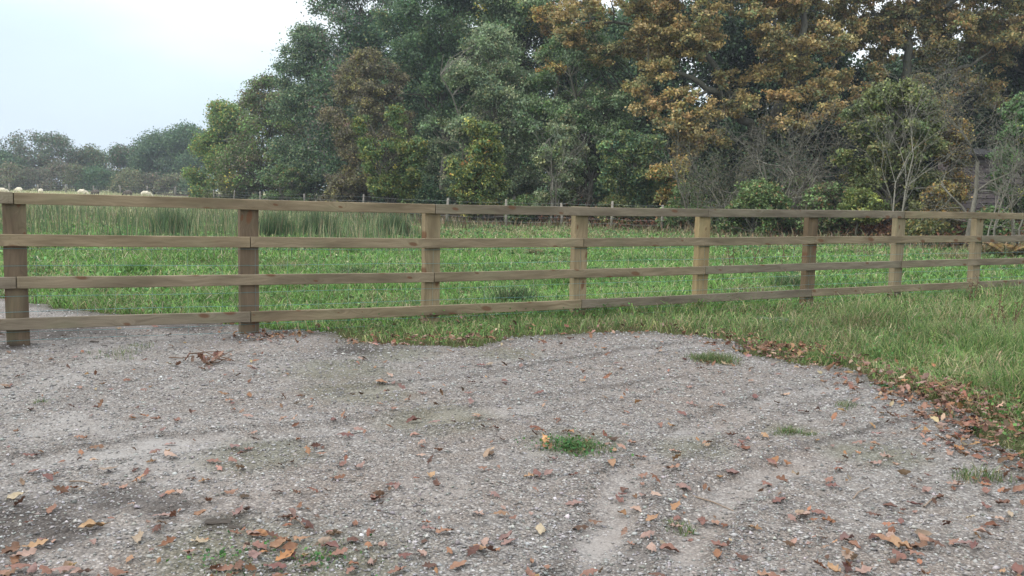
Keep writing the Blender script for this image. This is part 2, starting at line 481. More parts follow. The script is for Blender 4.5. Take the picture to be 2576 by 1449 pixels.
for a_ in ((38, 866, .26), (623, 850, .24), (30, 1325, .30), (10, 1300, .3), (150, 1340, .15), (300, 1250, .2), (420, 1270, .16), (170, 825, .8), (480, 815, .5), (560, 1310, .12), (900, 880, .3)):
    damp = np.maximum(damp, blob(*a_))
pale = blob(420, 1130, .6) * .5
de = poly_dist(X, Y, EDGE)
damp = np.maximum(damp, .55 * (1 - sstep(.02, .35, de)))
green = np.maximum(green, .6 * (1 - sstep(.0, .25, de)))
def rim_shade(x, y):
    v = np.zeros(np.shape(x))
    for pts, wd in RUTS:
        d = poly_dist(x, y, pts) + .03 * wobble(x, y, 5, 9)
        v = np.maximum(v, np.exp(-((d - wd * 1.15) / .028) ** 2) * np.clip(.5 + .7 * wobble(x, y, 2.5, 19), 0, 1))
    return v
damp = np.maximum(damp, .95 * rim_shade(X, Y))  # narrow shade lines painted along the rut edges, stored in the damp mask
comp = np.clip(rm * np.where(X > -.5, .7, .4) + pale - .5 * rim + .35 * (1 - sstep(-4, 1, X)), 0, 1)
idx = np.arange(X.size).reshape(X.shape)
fk = keep[:-1, :-1] & keep[1:, 1:] & keep[:-1, 1:] & keep[1:, :-1]
Q = np.stack([idx[:-1, :-1], idx[:-1, 1:], idx[1:, 1:], idx[1:, :-1]], -1)[fk]
used = np.unique(Q); rem = np.full(X.size, -1); rem[used] = np.arange(len(used))
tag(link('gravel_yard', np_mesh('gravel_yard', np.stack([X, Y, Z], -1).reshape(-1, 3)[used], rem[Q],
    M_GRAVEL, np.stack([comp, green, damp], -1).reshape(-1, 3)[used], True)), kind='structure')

# scatter in polar coordinates, thinning with distance
def polar(n, d0, d1, r, half=37.0, p=1.0):
    u = r.uniform(0, 1, n)
    d = d0 * (d1 / d0) ** u if p == 1.0 else (d0 ** p + u * (d1 ** p - d0 ** p)) ** (1 / p)
    a = R(half) * r.uniform(-1, 1, n)
    return d * np.sin(a), d * np.cos(a)

# loose stones
def stones():
    r = np.random.default_rng(5)
    x, y = polar(150000, 2.3, 11.2, r)
    k = in_yard(x, y)
    x, y = x[k], y[k]
    m_, rim_ = rut_mask(x, y)
    keep = r.uniform(0, 1, len(x)) < np.clip(.55 + .45 * wobble(x, y, 1.6, 31) + .3 * (x > 0) - .55 * m_ + .6 * rim_, .10, 1)
    x, y = x[keep], y[keep]; n = len(x)
    d = np.hypot(x, y)
    s = r.lognormal(math.log(.0048), .42, n) * np.clip(d / 6, .85, 1.4)
    s = np.minimum(s, .012)
    oc = np.array([[1, 0, 0], [-1, 0, 0], [0, 1, 0], [0, -1, 0], [0, 0, 1], [0, 0, -1]], float)
    tri = np.array([[0, 2, 4], [2, 1, 4], [1, 3, 4], [3, 0, 4], [2, 0, 5], [1, 2, 5], [3, 1, 5], [0, 3, 5]])
    V = oc[None] * r.uniform(.6, 1.35, (n, 6, 1)) * np.stack([s * 1.25, s, s * .62], 1)[:, None, :] + r.normal(0, .22, (n, 6, 3)) * s[:, None, None]
    a = r.uniform(0, 6.28, n)[:, None]
    vx = V[..., 0] * np.cos(a) - V[..., 1] * np.sin(a); vy = V[..., 0] * np.sin(a) + V[..., 1] * np.cos(a)
    z = yard_z(x, y) + s * .25
    V = np.stack([vx + x[:, None], vy + y[:, None], V[..., 2] + z[:, None]], -1).reshape(-1, 3)
    Fc = ((np.arange(n) * 6)[:, None, None] + tri[None]).reshape(-1, 3)
    c = pick_cols([((.225, .216, .204), 6), ((.30, .29, .278), 6), ((.38, .372, .36), 2.5), ((.15, .142, .134), 3), ((.50, .495, .48), .3), ((.25, .21, .175), 1)], n, r, .15)
    c = c * .5 + c.mean(1, keepdims=True) * .5 * np.array([1.03, 1.0, .96])
    return np_mesh('loose_gravel', V, Fc, M_ST, np.repeat(c, 6, 0))
M_ST = leaf_material('stone_chips', 0.0, .9, .2)
tag(link('loose_gravel', stones()), kind='stuff')

# ------------------------------------------------------------------ grass
G_GREEN = [((.105, .225, .045), 5), ((.145, .285, .062), 5), ((.20, .33, .085), 2.5), ((.075, .150, .045), 3), ((.36, .34, .19), 1.4), ((.42, .36, .25), .6)]
G_STRAW = [((.34, .29, .17), 4), ((.25, .22, .12), 3), ((.13, .16, .06), 4), ((.20, .21, .10), 4)]
G_VERGE = [((.095, .180, .050), 6), ((.15, .24, .070), 5), ((.23, .30, .10), 2.5), ((.060, .115, .035), 2), ((.33, .30, .16), 1.8), ((.36, .28, .18), 1.0)]
def fence_side(x, y):      # >0 beyond the timber fence
    return x * -math.sin(R(28.8)) + y * math.cos(R(28.8)) - 8.43
def grass(name, n, d0, d1, hrange, wrange, pal, r, cond, lean=(.2, .9), p=1.0, hmod=None, half=37, pal2=None, mixf=None):
    x, y = polar(n, d0, d1, r, half, p)
    k = cond(x, y); x, y = x[k], y[k]; n = len(x)
    h = r.uniform(*hrange, n) * (hmod(x, y) if hmod else 1)
    wd = r.uniform(*wrange, n) * np.clip(np.hypot(x, y) / 14, .75, 3.0)
    V, Fc = blades(x, y, ground_h(x, y) - .01, h, wd, r.uniform(*lean, n), r)
    c = pick_cols(pal, n, r)
    if pal2 is not None:
        k2 = r.uniform(0, 1, n) < mixf(x, y); c[k2] = pick_cols(pal2, k2.sum(), r)
    c = np.clip(c * np.exp(.26 * wobble(x, y, 1.7, 91) + .2 * wobble(x, y, 6, 92))[:, None] * 1.1, .004, .8)
    cc = np.repeat(c, 6, 0)
    return link(name, np_mesh(name, V, Fc, M_GRASS, cc))
r = np.random.default_rng(3)
off_yard = lambda x, y: ~in_yard(x, y) & ~in_poly(x, y, WOOD_AREA)
tuft = lambda x, y: np.clip(1 + .55 * wobble(x, y, 1.0, 41) + .45 * wobble(x, y, 4.5, 42), .3, 2.6)
straw = lambda x, y: np.clip(.12 + .30 * wobble(x, y, .35, 43) + .25 * wobble(x, y, 1.6, 44) + .55 * sstep(24, 36, np.hypot(x, y)), 0.03, .85)
tag(grass('meadow_grass', 250000, 7.5, 45, (.07, .20), (.007, .014), G_GREEN, r,
    lambda x, y: off_yard(x, y) & (fence_side(x, y) > -.1), lean=(.35, 1.6), hmod=tuft, pal2=G_STRAW, mixf=straw), kind='stuff')
vd = lambda x, y: poly_dist(x, y, EDGE)
def verge_h(x, y):
    d_ = vd(x, y)
    fs = np.abs(fence_side(x, y))
    big = np.clip((x - 2.2) / 2.2, 0, 1)
    return (.6 + .4 * sstep(0, .5, d_)) * (.85 + .85 * big) * tuft(x, y) * (1 - .35 * np.exp(-(fs / .25) ** 2))
tag(grass('verge_grass', 190000, 2.6, 17, (.08, .21), (.005, .011), G_VERGE, r,
    lambda x, y: off_yard(x, y) & (fence_side(x, y) <= -.1) & (r.uniform(0, 1, len(x)) < .45 + sstep(0, .35, vd(x, y))), hmod=verge_h, lean=(.3, 1.4), pal2=G_STRAW,
    mixf=lambda x, y: np.clip(.20 + .5 * wobble(x, y, 1.0, 47) + .2 * wobble(x, y, 3, 48), .04, .8)), kind='stuff')
# straw-coloured rank grass under the wood's edge
wd_edge = lambda x, y: poly_dist(x, y, WOOD)
tag(grass('rank_grass', 60000, 20, 60, (.18, .45), (.010, .02), [((.22, .18, .11), 4), ((.16, .14, .08), 4), ((.10, .13, .055), 4), ((.17, .11, .06), 2)], r,
    lambda x, y: (wd_edge(x, y) < 4.5) & (r.uniform(0, 1, len(x)) < .95 - .2 * wd_edge(x, y)), hmod=tuft, p=1.0), kind='stuff')
# far pasture
tag(grass('pasture_grass', 60000, 42, 190, (.15, .42), (.012, .024), [((.30, .31, .17), 5), ((.20, .25, .10), 4), ((.38, .35, .22), 3)], r,
    lambda x, y: (x < -4) & ~in_poly(x, y, WOOD_AREA), p=1.0, half=36), kind='stuff')
# clover and other broad small leaves low in the sward
def broad(n, d0, d1, cond, size, pal, name, seed, zr=(.03, .12)):
    r = np.random.default_rng(seed)
    x, y = polar(n, d0, d1, r); k = cond(x, y) & (r.uniform(0, 1, len(x)) < .5 + .6 * wobble(x, y, 1.4, seed))
    x, y = x[k], y[k]; d = np.hypot(x, y)
    P = np.stack([x, y, ground_h(x, y) + r.uniform(*zr, len(x))], 1)
    V, Fc = leaves(P, size * np.clip(d / 12, .7, 2.2), r, aspect=.8, fold=.1, upbias=1.2)
    tag(link(name, np_mesh(name, V, Fc, M_GRASS, np.repeat(pick_cols(pal, len(x), r), 4, 0))), kind='stuff')
broad(34000, 8, 40, lambda x, y: off_yard(x, y) & (fence_side(x, y) > 0), .045, [((.11, .24, .075), 5), ((.16, .29, .10), 4), ((.07, .15, .05), 3)], 'meadow_clover', 51)
broad(26000, 4, 14, lambda x, y: off_yard(x, y) & (fence_side(x, y) <= 0), .035, [((.06, .15, .035), 5), ((.10, .20, .05), 4)], 'verge_clover', 52, (.02, .14))

# rushes: tall dark spikes behind the fence on the left
def rush_blades(cx, cy, rad, n, h, r):
    a = r.uniform(0, 6.28, n); q = rad * np.sqrt(r.uniform(0, 1, n))
    x, y = cx + q * np.cos(a), cy + q * np.sin(a)
    z = ground_h(x, y) - .02
    hh = h * r.uniform(.55, 1.1, n)
    return x, y, z, hh
def rushes():
    r = np.random.default_rng(8)
    x, y = polar(90000, 17, 46, r, 37, 1.0)
    az = np.degrees(np.arctan2(x, y))
    band = (az < -6.0 + 2 * wobble(x, y, .5, 61)) & ~in_poly(x, y, WOOD_AREA)
    dens = np.clip(.22 + 1.1 * wobble(x, y, .75, 62) + .5 * wobble(x, y, 2.4, 64), 0.02, 1) * sstep(15, 27, y)
    k = band & (r.uniform(0, 1, len(x)) < dens); x, y = x[k], y[k]; n = len(x)
    h = r.uniform(.35, .9, n) * np.clip(.75 + .4 * wobble(x, y, 1.2, 63), .4, 1.15)
    V, Fc = blades(x, y, ground_h(x, y), h, np.full(n, .016) * np.clip(y / 25, .8, 1.6), r.uniform(.02, .35, n), r, .2)
    c = pick_cols([((.09, .145, .070), 6), ((.14, .20, .085), 5), ((.22, .19, .11), 2.2), ((.36, .33, .20), 1.8)], n, r)
    return np_mesh('rushes', V, Fc, M_GRASS, np.repeat(c, 6, 0))
tag(link('rushes', rushes()), kind='stuff')
def clump(name, px, py, rad, n, h, pal, label, cat, group=None, wd=.01, lean=(.05, .45), z=0.0, ragged=False):
    r = np.random.default_rng(int(px * 7 + py))
    cx, cy = on_ground(px, py, z)
    x, y, zz, hh = rush_blades(0, 0, rad, n, h, r)
    if ragged:
        c_ = r.integers(0, 7, n); cc = r.normal(0, .5, (7, 2)) * rad
        x, y = cc[c_, 0] + r.normal(0, .22 * rad, n), cc[c_, 1] * .8 + r.normal(0, .22 * rad, n)
    q = np.clip(np.hypot(x, y) / rad, 0, 1.6)
    V, Fc = blades(x, y, np.full(n, -.01), hh * (1.1 - .5 * q), np.full(n, wd), r.uniform(*lean, n), r, .4)
    o = link(name, np_mesh(name, V, Fc, M_GRASS, np.repeat(pick_cols(pal, n, r), 6, 0)))
    o.location = (cx, cy, float(ground_h(cx, cy)))
    return tag(o, label, cat, group)
RUSH = [((.065, .110, .055), 6), ((.10, .15, .065), 4), ((.22, .19, .11), 1.5)]
for px_, py_, lb_ in ((800, 592, 'dark green rush clump just beyond the second post from the left'),
                      (690, 596, 'rush clump touching the right side of the second post below the top rail'),
                      (990, 590, 'pale tipped rush clump left of the third post from the left'),
                      (430, 594, 'tall dark rush clump behind the middle of the left bay')):
    clump('rush_clump', px_, py_, .55, 900, .95, RUSH, lb_, 'rush clump', 'rush clumps beyond the timber fence', .014, (.02, .3))

# ------------------------------------------------------------------ trees
def crown_points(ncl, W, D, z0, z1, r, shape='round'):
    out = []
    if shape == 'spires':
        sp = [(r.uniform(-.8, .8), r.uniform(-.8, .8), r.uniform(.5, 1)) for _ in range(8)]
        sp[0] = (.1, 0, 1)
        while len(out) < ncl:
            a_, b_, h_ = sp[r.integers(len(sp))]; u = r.uniform(0, 1) ** .85
            w_ = .34 * (1 - u) ** .6 + .05; an = r.uniform(0, 6.283); q = math.sqrt(r.uniform(0, 1)) * w_
            sprd = .35 + .75 * u
            out.append((W * (a_ * sprd + q * math.cos(an)), D * (b_ * sprd + q * math.sin(an)), z0 + (z1 - z0) * u * h_))
        return np.array(out)
    while len(out) < ncl:
        u = r.uniform(0, 1)
        if shape == 'round': prof = math.sin(math.pi * (u * .86 + .10)) ** .55
        elif shape == 'bush': prof = (1 - u ** 2.2) ** .5 * (.82 + .18 * min(1, u * 6))
        elif shape == 'cone': prof = (1 - u) ** .6 * .95 + .06
        elif shape == 'spread': prof = math.sin(math.pi * (u * .8 + .17)) ** .4
        else: prof = 1
        a = r.uniform(0, 6.283); q = r.uniform(0, 1) ** .42
        prof *= 1 + .16 * math.sin(3 * a + 5 * u + W) + .1 * math.sin(7 * a - 9 * u)
        out.append((W * prof * q * math.cos(a), D * prof * q * math.sin(a), z0 + (z1 - z0) * u))
    return np.array(out)
def add_limb(S, a, b, r0, r1, r, sag=.12, n=5):
    a, b = np.asarray(a, float), np.asarray(b, float)
    ln = np.linalg.norm(b - a)
    t = np.linspace(0, 1, n)[:, None]
    p = a + (b - a) * t
    off = r.normal(0, 1, (n, 3)) * ln * .05; off[0] = 0; off[-1] = 0
    p = p + off + np.array([0, 0, 1]) * (np.sin(t * np.pi) * ln * sag)
    rad = r0 + (r1 - r0) * t[:, 0] ** .8
    S.append((p, rad))
def tree(name, label, cat, px, dist, hw_px, top_px, bot_px, pal, n_leaf, lsize, shape='round', trunk_px=None, tr=.16, ncl=40, bark=None,
         group=None, loose=.5, spray=.42, seed=1, clumpy=1.0, dens_low=0, upb=.5, stems=1, lean=0):
    r = np.random.default_rng(seed); n_leaf = int(n_leaf * 1.8); lsize *= 1.12; spray *= .8; pal = [(tuple(v * m_ for v, m_ in zip(c, (2.55, 2.4, 2.15))), w_) for c, w_ in pal]
    x, y = place(px, dist)
    k = dist / F / math.cos(math.atan((px - 1288) / F)) ** 0
    W = hw_px * k; D = W * .9
    z1 = height(px, top_px, dist); z0 = max(height(px, bot_px, dist), .15)
    gz = float(ground_h(x, y)); tx = 0.0
    if trunk_px is not None: tx = (trunk_px - px) * k
    root = tag(empty(name, (x + tx, y, gz)), label, cat, group)
    C = crown_points(ncl, W * .86, D * .86, z0 + (z1 - z0) * .04, z1 - .05 * (z1 - z0), r, shape)
    C[:, 0] -= tx
    cr_ = max(.35, (W * W * (z1 - z0) / ncl) ** (1 / 3) * .62 * clumpy)
    # limbs
    Vacc = Acc(); fine0, fine1, fr0, fr1 = [], [], [], []
    top = np.array([-tx * .8 + lean, 0, z0 + (z1 - z0) * .8])
    limbs = []
    for s_ in range(stems):
        o_ = np.array([0, 0, 0.]) if stems == 1 else np.array([r.normal(0, .15), r.normal(0, .15), 0])
        tp = top + (0 if stems == 1 else np.array([r.normal(0, W * .35), r.normal(0, D * .35), 0]))
        nseg = 9; t = np.linspace(0, 1, nseg)[:, None]
        path = o_ + (tp - o_) * t + np.concatenate([np.zeros((1, 3)), r.normal(0, .025 * np.linalg.norm(tp), (nseg - 1, 3))]) * [1, 1, .2]
        rad = tr / stems ** .4 * (1 - t[:, 0]) ** .75 + .015; rad[0] *= 1.35
        path[0, 2] = -.25
        Vacc.add(*tube(path, rad, 8)); limbs.append((path, rad))
    sp_all = []
    for c in C:
        path, rad = limbs[r.integers(len(limbs))]
        zz = c[2] - .55 * math.hypot(c[0] - path[-1][0], c[1]) - .1 * z1
        j = int(np.clip(np.searchsorted(path[:, 2], zz), 1, len(path) - 2))
        ps = []; add_limb(ps, path[j], c, min(rad[j] * .55, .03 + tr * .35), .014, r, .05)
        Vacc.add(*tube(ps[0][0], ps[0][1], 5))
        ns = 9
        u = unit(r.normal(size=(ns, 3)) + unit(c - np.array([-tx, 0, (z0 + z1) / 2])) * .6)
        sc = c + u * cr_ * (r.uniform(0.25, 1, (ns, 1)) ** .6) * np.array([1, 1, .72])
        sp_all.append(sc)
        fine0.append(np.repeat(c[None], ns, 0)); fine1.append(sc); fr0.append(np.full(ns, .014)); fr1.append(np.full(ns, .005))
    SP = np.concatenate(sp_all)
    SP = SP[SP[:, 2] > .1]
    Vf = segs_mesh(np.concatenate(fine0), np.concatenate(fine1), np.concatenate(fr0), np.concatenate(fr1), 3)
    Vacc.add(*Vf)
    link('trunk', Vacc.mesh('trunk', bark or M_BARK, True), root)
    # leaves around the sprays
    j = r.integers(0, len(SP), n_leaf)
    spr = spray * max(1, lsize / .13)
    dirs = unit(r.normal(size=(n_leaf, 3)))
    P = SP[j] + dirs * (r.uniform(0, 1, (n_leaf, 1)) ** .5) * spr * np.array([1, 1, .7]) * np.exp(r.normal(0, loose * .5, (n_leaf, 1)))
    P = P[P[:, 2] > .03]; n = len(P)
    V, Fc = leaves(P, np.full(n, lsize), r, nrm=dirs[:n] * .5 + np.array([0, 0, upb]))
    # whole sprays turn colour together
    spc = pick_cols(pal, len(SP), r, .26)
    c = np.where(r.uniform(0, 1, (n, 1)) < .6, spc[j[:n]], pick_cols(pal, n, r, .2)) * np.exp(r.normal(0, .15, (n, 1)))
    link('crown', np_mesh('crown', V, Fc, M_LEAF, np.repeat(np.clip(c, .004, .7), 4, 0)), root)
    return root

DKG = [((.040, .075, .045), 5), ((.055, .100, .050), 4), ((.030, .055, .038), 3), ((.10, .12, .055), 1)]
GRYG = [((.085, .120, .075), 5), ((.11, .145, .085), 4), ((.055, .085, .055), 3), ((.15, .16, .10), 1.2)]
MIDG = [((.048, .085, .040), 5), ((.066, .112, .046), 4), ((.04, .075, .035), 3), ((.20, .20, .05), .5)]
YELG = [((.082, .104, .034), 5), ((.115, .132, .040), 4), ((.052, .078, .03), 5), ((.20, .18, .055), 1.2), ((.24, .13, .045), .4)]
YMAP = [((.060, .105, .040), 6), ((.09, .14, .045), 4), ((.17, .155, .05), 1.4), ((.24, .17, .05), .5)]
BRNG = [((.084, .078, .052), 5), ((.068, .072, .046), 5), ((.115, .112, .055), 2.5), ((.052, .05, .042), 3), ((.15, .15, .06), .9)]
OAKC = [((.24, .160, .058), 5), ((.19, .135, .050), 5), ((.15, .130, .052), 5), ((.30, .21, .090), 2.5), ((.10, .105, .045), 3)]
OAKG = [((.15, .13, .050), 5), ((.20, .135, .050), 4), ((.10, .105, .045), 4), ((.27, .17, .065), 2)]
OLIV = [((.066, .086, .036), 5), ((.088, .105, .042), 4), ((.046, .064, .032), 4), ((.12, .105, .048), 1.3)]
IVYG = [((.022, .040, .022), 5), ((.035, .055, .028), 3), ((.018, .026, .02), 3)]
FARG = [((.030, .062, .036), 5), ((.048, .085, .043), 4), ((.06, .08, .045), 1)]
FARB = [((.068, .064, .048), 5), ((.048, .066, .042), 5), ((.085, .075, .055), 1)]
FAROL = [((.072, .085, .045), 5), ((.055, .075, .042), 4), ((.10, .09, .055), 2)]

WOODG = 'trees along the edge of the wood'
tree('maple_tree', 'yellow flecked maple at the left end of the wood, standing over open pasture', 'tree', 572, 90, 92, 255, 505, YMAP, 21000, .20, 'bush', ncl=55, seed=101, spray=.6, group=WOODG)
tree('sallow_tree', 'low brown and green tree with an orange topped tuft right of the yellow flecked maple', 'tree', 680, 84, 112, 198, 515, YMAP[:2] + BRNG[:2] + [((.36, .2, .05), .3)], 19000, .19, 'bush', ncl=60, seed=102, spray=.6, group=WOODG)
tree('alder_tree', 'tall thin crowned alder making the sloping left skyline of the wood', 'tree', 905, 76, 165, -110, 500, DKG + [((.09, .085, .08), 3)], 32000, .19, 'round', ncl=110, tr=.22, seed=103, spray=.7, loose=.8, group=WOODG)
tree('alder_tree', 'thin crowned alder whose branches carry the skyline above the orange topped sallow', 'tree', 778, 78, 112, 70, 510, DKG + GRYG[:2], 24000, .18, 'bush', ncl=60, tr=.18, seed=133, spray=.6, loose=.8, group=WOODG)
tree('hawthorn_tree', 'brown twiggy hawthorn with yellowing top, tallest of the brown crowns left of centre', 'tree', 925, 57, 138, 128, 500, BRNG, 30000, .125, 'bush', ncl=90, seed=104, spray=.42, loose=.7, group=WOODG, bark=M_TWIG)
tree('ash_tree', 'tall dark green ash rising out of the top of the photo behind the brown hawthorn', 'tree', 1120, 64, 190, -190, 330, DKG + MIDG[:1], 42000, .17, 'round', ncl=100, tr=.3, seed=105, spray=.6, group=WOODG)
tree('ash_tree', 'tall mid green ash at top centre of the photo left of the patch of sky', 'tree', 1290, 60, 130, -190, 250, GRYG + MIDG, 30000, .16, 'round', ncl=70, tr=.3, seed=106, spray=.6, group=WOODG)
tree('hazel_bush', 'narrow yellow green hazel bush, left one of the pair at the foot of the wood', 'bush', 985, 47, 98, 262, 520, YELG[:4] + MIDG[:2], 15000, .115, 'spires', ncl=75, seed=107, spray=.32, stems=4, tr=.08)
tree('hazel_bush', 'broad orange tinted hazel bush in front of the grey green willow', 'bush', 1208, 41, 122, 308, 545, YELG + MIDG[:1], 17000, .115, 'spires', ncl=85, seed=108, spray=.30, stems=5, tr=.08)
tree('willow_tree', 'large grey green willow in the middle of the wood, above the orange tinted hazel bush', 'tree', 1225, 50, 170, 75, 510, GRYG, 42000, .12, 'bush', ncl=110, seed=109, spray=.42, loose=.8, tr=.11, stems=3, bark=M_TWIG, group=WOODG)
tree('willow_tree', 'green willow with dark hollows below, between the grey green willow and the orange oak', 'tree', 1455, 48, 150, 80, 430, GRYG + MIDG[:2], 34000, .12, 'round', ncl=95, seed=110, spray=.42, loose=.8, tr=.2, stems=2, bark=M_BARK, group=WOODG)
tree('willow_bush', 'small pale leaved willow bush with slanting pale stems right of the orange tinted hazel', 'bush', 1400, 43, 78, 300, 535, GRYG + OLIV[:1], 9500, .115, 'spread', ncl=34, seed=111, spray=.34, stems=4, tr=.09, bark=M_BARKP)
def oak(label, px, dist, trunk_px, base_z, limbs_px, clumps, pal, seed, trad, n_leaf, ldepth=3.4):
    """oak laid out limb by limb: limbs_px lists polylines (px, py, depth offset), clumps (px, py, radius px)"""
    r = np.random.default_rng(seed)
    bx, by = place(trunk_px, dist); root = tag(empty('oak_tree', (bx, by, float(ground_h(bx, by)))), label, 'tree', WOODG)
    def at(px_, py_, dy=0):
        x_, y_ = place(px_, dist + dy); return np.array([x_ - bx, y_ - by, height(px_, py_, dist + dy)])
    A = Acc(); nodes = []
    for pl, r0, r1 in limbs_px:
        p = np.array([at(*q) for q in pl])
        if pl[0][1] > 500: p[0, 2] = -.3
        t = np.linspace(0, len(p) - 1, (len(p) - 1) * 4 + 1)
        pp = np.stack([np.interp(t, np.arange(len(p)), p[:, i]) for i in range(3)], 1)
        pp[1:-1] += r.normal(0, .07, (len(pp) - 2, 3))
        A.add(*tube(pp, np.linspace(r0, r1, len(pp)), 9)); nodes.append(pp[1:])
    nodes = np.concatenate(nodes)
    SP = []; f0, f1, g0, g1 = [], [], [], []
    for cx, cy, cr_, dy in clumps:
        c = at(cx, cy, dy); rad = cr_ * dist / F
        j = np.argmin(np.linalg.norm(nodes - c, axis=1) * (1 + .4 * r.uniform(0, 1, len(nodes))))
        ps = []; add_limb(ps, nodes[j], c, .05, .018, r, .06); A.add(*tube(ps[0][0], ps[0][1], 5))
        ns = 16
        u = unit(r.normal(size=(ns, 3)) + np.array([0, -.2, .3]))
        s = c + u * rad * r.uniform(.35, 1, (ns, 1)) * np.array([1.1, 1.1, .75])
        SP.append(s)
        for q in range(ns):
            m_ = c + (s[q] - c) * .5 + r.normal(0, .1, 3)
            f0 += [c, m_]; f1 += [m_, s[q]]; g0 += [.018, .011]; g1 += [.011, .004]
    A.add(*segs_mesh(np.array(f0), np.array(f1), np.array(g0), np.array(g1), 3))
    link('trunk', A.mesh('trunk', M_BARK, True), root)
    SP = np.concatenate(SP); pal = [(tuple(v * m_ for v, m_ in zip(c, (1.9, 2.05, 2.2))), w_) for c, w_ in pal]
    j = r.integers(0, len(SP), n_leaf)
    dirs = unit(r.normal(size=(n_leaf, 3)))
    P = SP[j] + dirs * (r.uniform(0, 1, (n_leaf, 1)) ** .5) * .30 * np.array([1, 1, .6]) * np.exp(r.normal(0, .3, (n_leaf, 1)))
    V, Fc = leaves(P, np.full(n_leaf, .15), r, nrm=dirs * .5 + np.array([0, -.25, .6]))
    spc = pick_cols(pal, len(SP), r, .24)
    c = np.where(r.uniform(0, 1, (n_leaf, 1)) < .6, spc[j], pick_cols(pal, n_leaf, r, .2))
    link('crown', np_mesh('crown', V, Fc, M_LEAF, np.repeat(c, 4, 0)), root)
ro = np.random.default_rng(77)
def fill(x0, x1, y0, y1, n, rad, dy, skip=()):
    out = []
    tries = 0
    while len(out) < n and tries < 4000:
        tries += 1
        x_, y_ = ro.uniform(x0, x1), ro.uniform(y0, y1)
        if any(abs(x_ - a) < c and abs(y_ - b) < d for a, b, c, d in skip): continue
        out.append((x_, y_, ro.uniform(*rad), ro.uniform(*dy)))
    return out
cl = fill(1540, 2080, -190, 170, 95, (38, 62), (-2.5, 4), [(1800, 150, 45, 28)])
cl += [(1480, 60, 60, 0), (1430, 110, 50, 1), (1500, 150, 55, 1), (1440, 20, 55, 2), (1520, -40, 60, 0), (1400, 60, 36, 2),
       (1640, 190, 48, -2), (1600, 235, 40, -2), (1625, 285, 42, -2.5), (1700, 255, 46, -2.5), (1760, 290, 46, -3), (1690, 320, 44, -3),
       (1745, 340, 44, -3), (1820, 215, 46, -1), (1850, 270, 46, -2), (1900, 200, 50, -1), (1990, 190, 48, -1), (2035, 240, 45, -2), (2085, 215, 44, -1),
       (1960, 250, 40, -2), (2080, 290, 38, -2.5), (1720, 370, 34, -2.5), (1790, 360, 34, -2), (1945, 320, 36, -2), (2000, 310, 40, -2)]
oak('orange leaved oak with dark leaning limb reaching towards the middle of the photo', 1850, 45, 1905, 0,
    [([(1850, 560, 0), (1868, 440, 0), (1905, 365, 0), (1860, 300, -.5), (1790, 235, -1), (1700, 195, -1.5), (1600, 185, -2)], .36, .06),
     ([(1905, 365, 0), (1960, 240, .5), (1985, 120, .5), (2000, -40, 1), (2010, -200, 1)], .27, .08),
     ([(1860, 300, -.5), (1800, 200, 0), (1720, 90, 0), (1640, 0, .5), (1580, -80, 1)], .18, .05),
     ([(1790, 235, -1), (1700, 250, -2), (1640, 270, -2)], .10, .03), ([(1905, 365, 0), (1830, 350, -1.5), (1740, 350, -2.5)], .13, .03),
     ([(1960, 240, .5), (2050, 200, 0), (2110, 130, 0)], .13, .04), ([(1700, 90, 0), (1560, 70, .5), (1450, 70, 1)], .12, .03),
     ([(1960, 300, 0), (2030, 290, -1), (2085, 285, -2)], .1, .03), ([(1985, 120, .5), (1880, 40, 0), (1800, -60, 0)], .14, .04)],
    cl, OAKC, 201, .4, 170000)
cl = fill(2090, 2570, -190, 130, 84, (36, 56), (-2, 4), [(2180, 15, 14, 20)])
cl += fill(2090, 2576, -60, 150, 26, (32, 48), (-1, 3), [(2180, 15, 12, 16)])
cl += [(2165, 60, 42, 1), (2215, 110, 34, -1), (2290, 150, 36, 0), (2190, 150, 26, 1), (2350, 170, 34, 1), (2310, 30, 34, 1), (2120, 90, 40, 1), (2480, 260, 34, 1), (2150, 235, 36, -2), (2200, 280, 36, -2), (2300, 215, 40, -1), (2350, 260, 42, -1), (2330, 320, 36, 0), (2420, 120, 44, 0), (2400, 205, 40, 0), (2480, 150, 46, 1),
       (2250, 245, 30, -1), (2180, 190, 26, -1), (2540, 90, 46, 0), (2440, 60, 45, 0), (2370, 140, 36, 1), (2460, 230, 36, 1), (2380, 70, 45, -1), (2300, 80, 34, 0)]
oak('browner oak on the right whose dark limbs fan out in front of bright sky gaps', 2300, 47, 2275, 0,
    [([(2262, 590, 0), (2268, 450, 0), (2272, 330, 0), (2262, 240, 0), (2255, 130, 0), (2262, 30, 0), (2270, -180, 0)], .36, .12),
     ([(2262, 240, 0), (2330, 200, -.3), (2420, 165, -.6), (2500, 110, -1)], .17, .04),
     ([(2255, 130, 0), (2180, 80, 0), (2140, -20, 0), (2100, -120, 0)], .15, .05), ([(2262, 60, 0), (2360, 20, 0), (2440, -60, 0), (2500, -160, 0)], .16, .05),
     ([(2262, 240, 0), (2200, 215, -1), (2150, 210, -1.5)], .11, .03), ([(2272, 330, 0), (2340, 290, 0), (2400, 245, .5)], .11, .03),
     ([(2258, 160, 0), (2320, 120, .5), (2370, 70, .5)], .1, .03)],
    cl, OAKG, 202, .4, 120000)
tree('holly_tree', 'almost black ivy clad tree filling the top right corner', 'tree', 2530, 52, 130, -130, 300, IVYG, 30000, .15, 'round', ncl=70, tr=.3, seed=120, spray=.5, trunk_px=2560, group=WOODG)
tree('oak_sapling', 'brown leaved oak sapling high up at top centre beside the patch of sky', 'tree', 1385, 57, 60, -60, 200, OAKG, 5500, .13, 'spread', ncl=26, seed=121, spray=.35, group=WOODG)
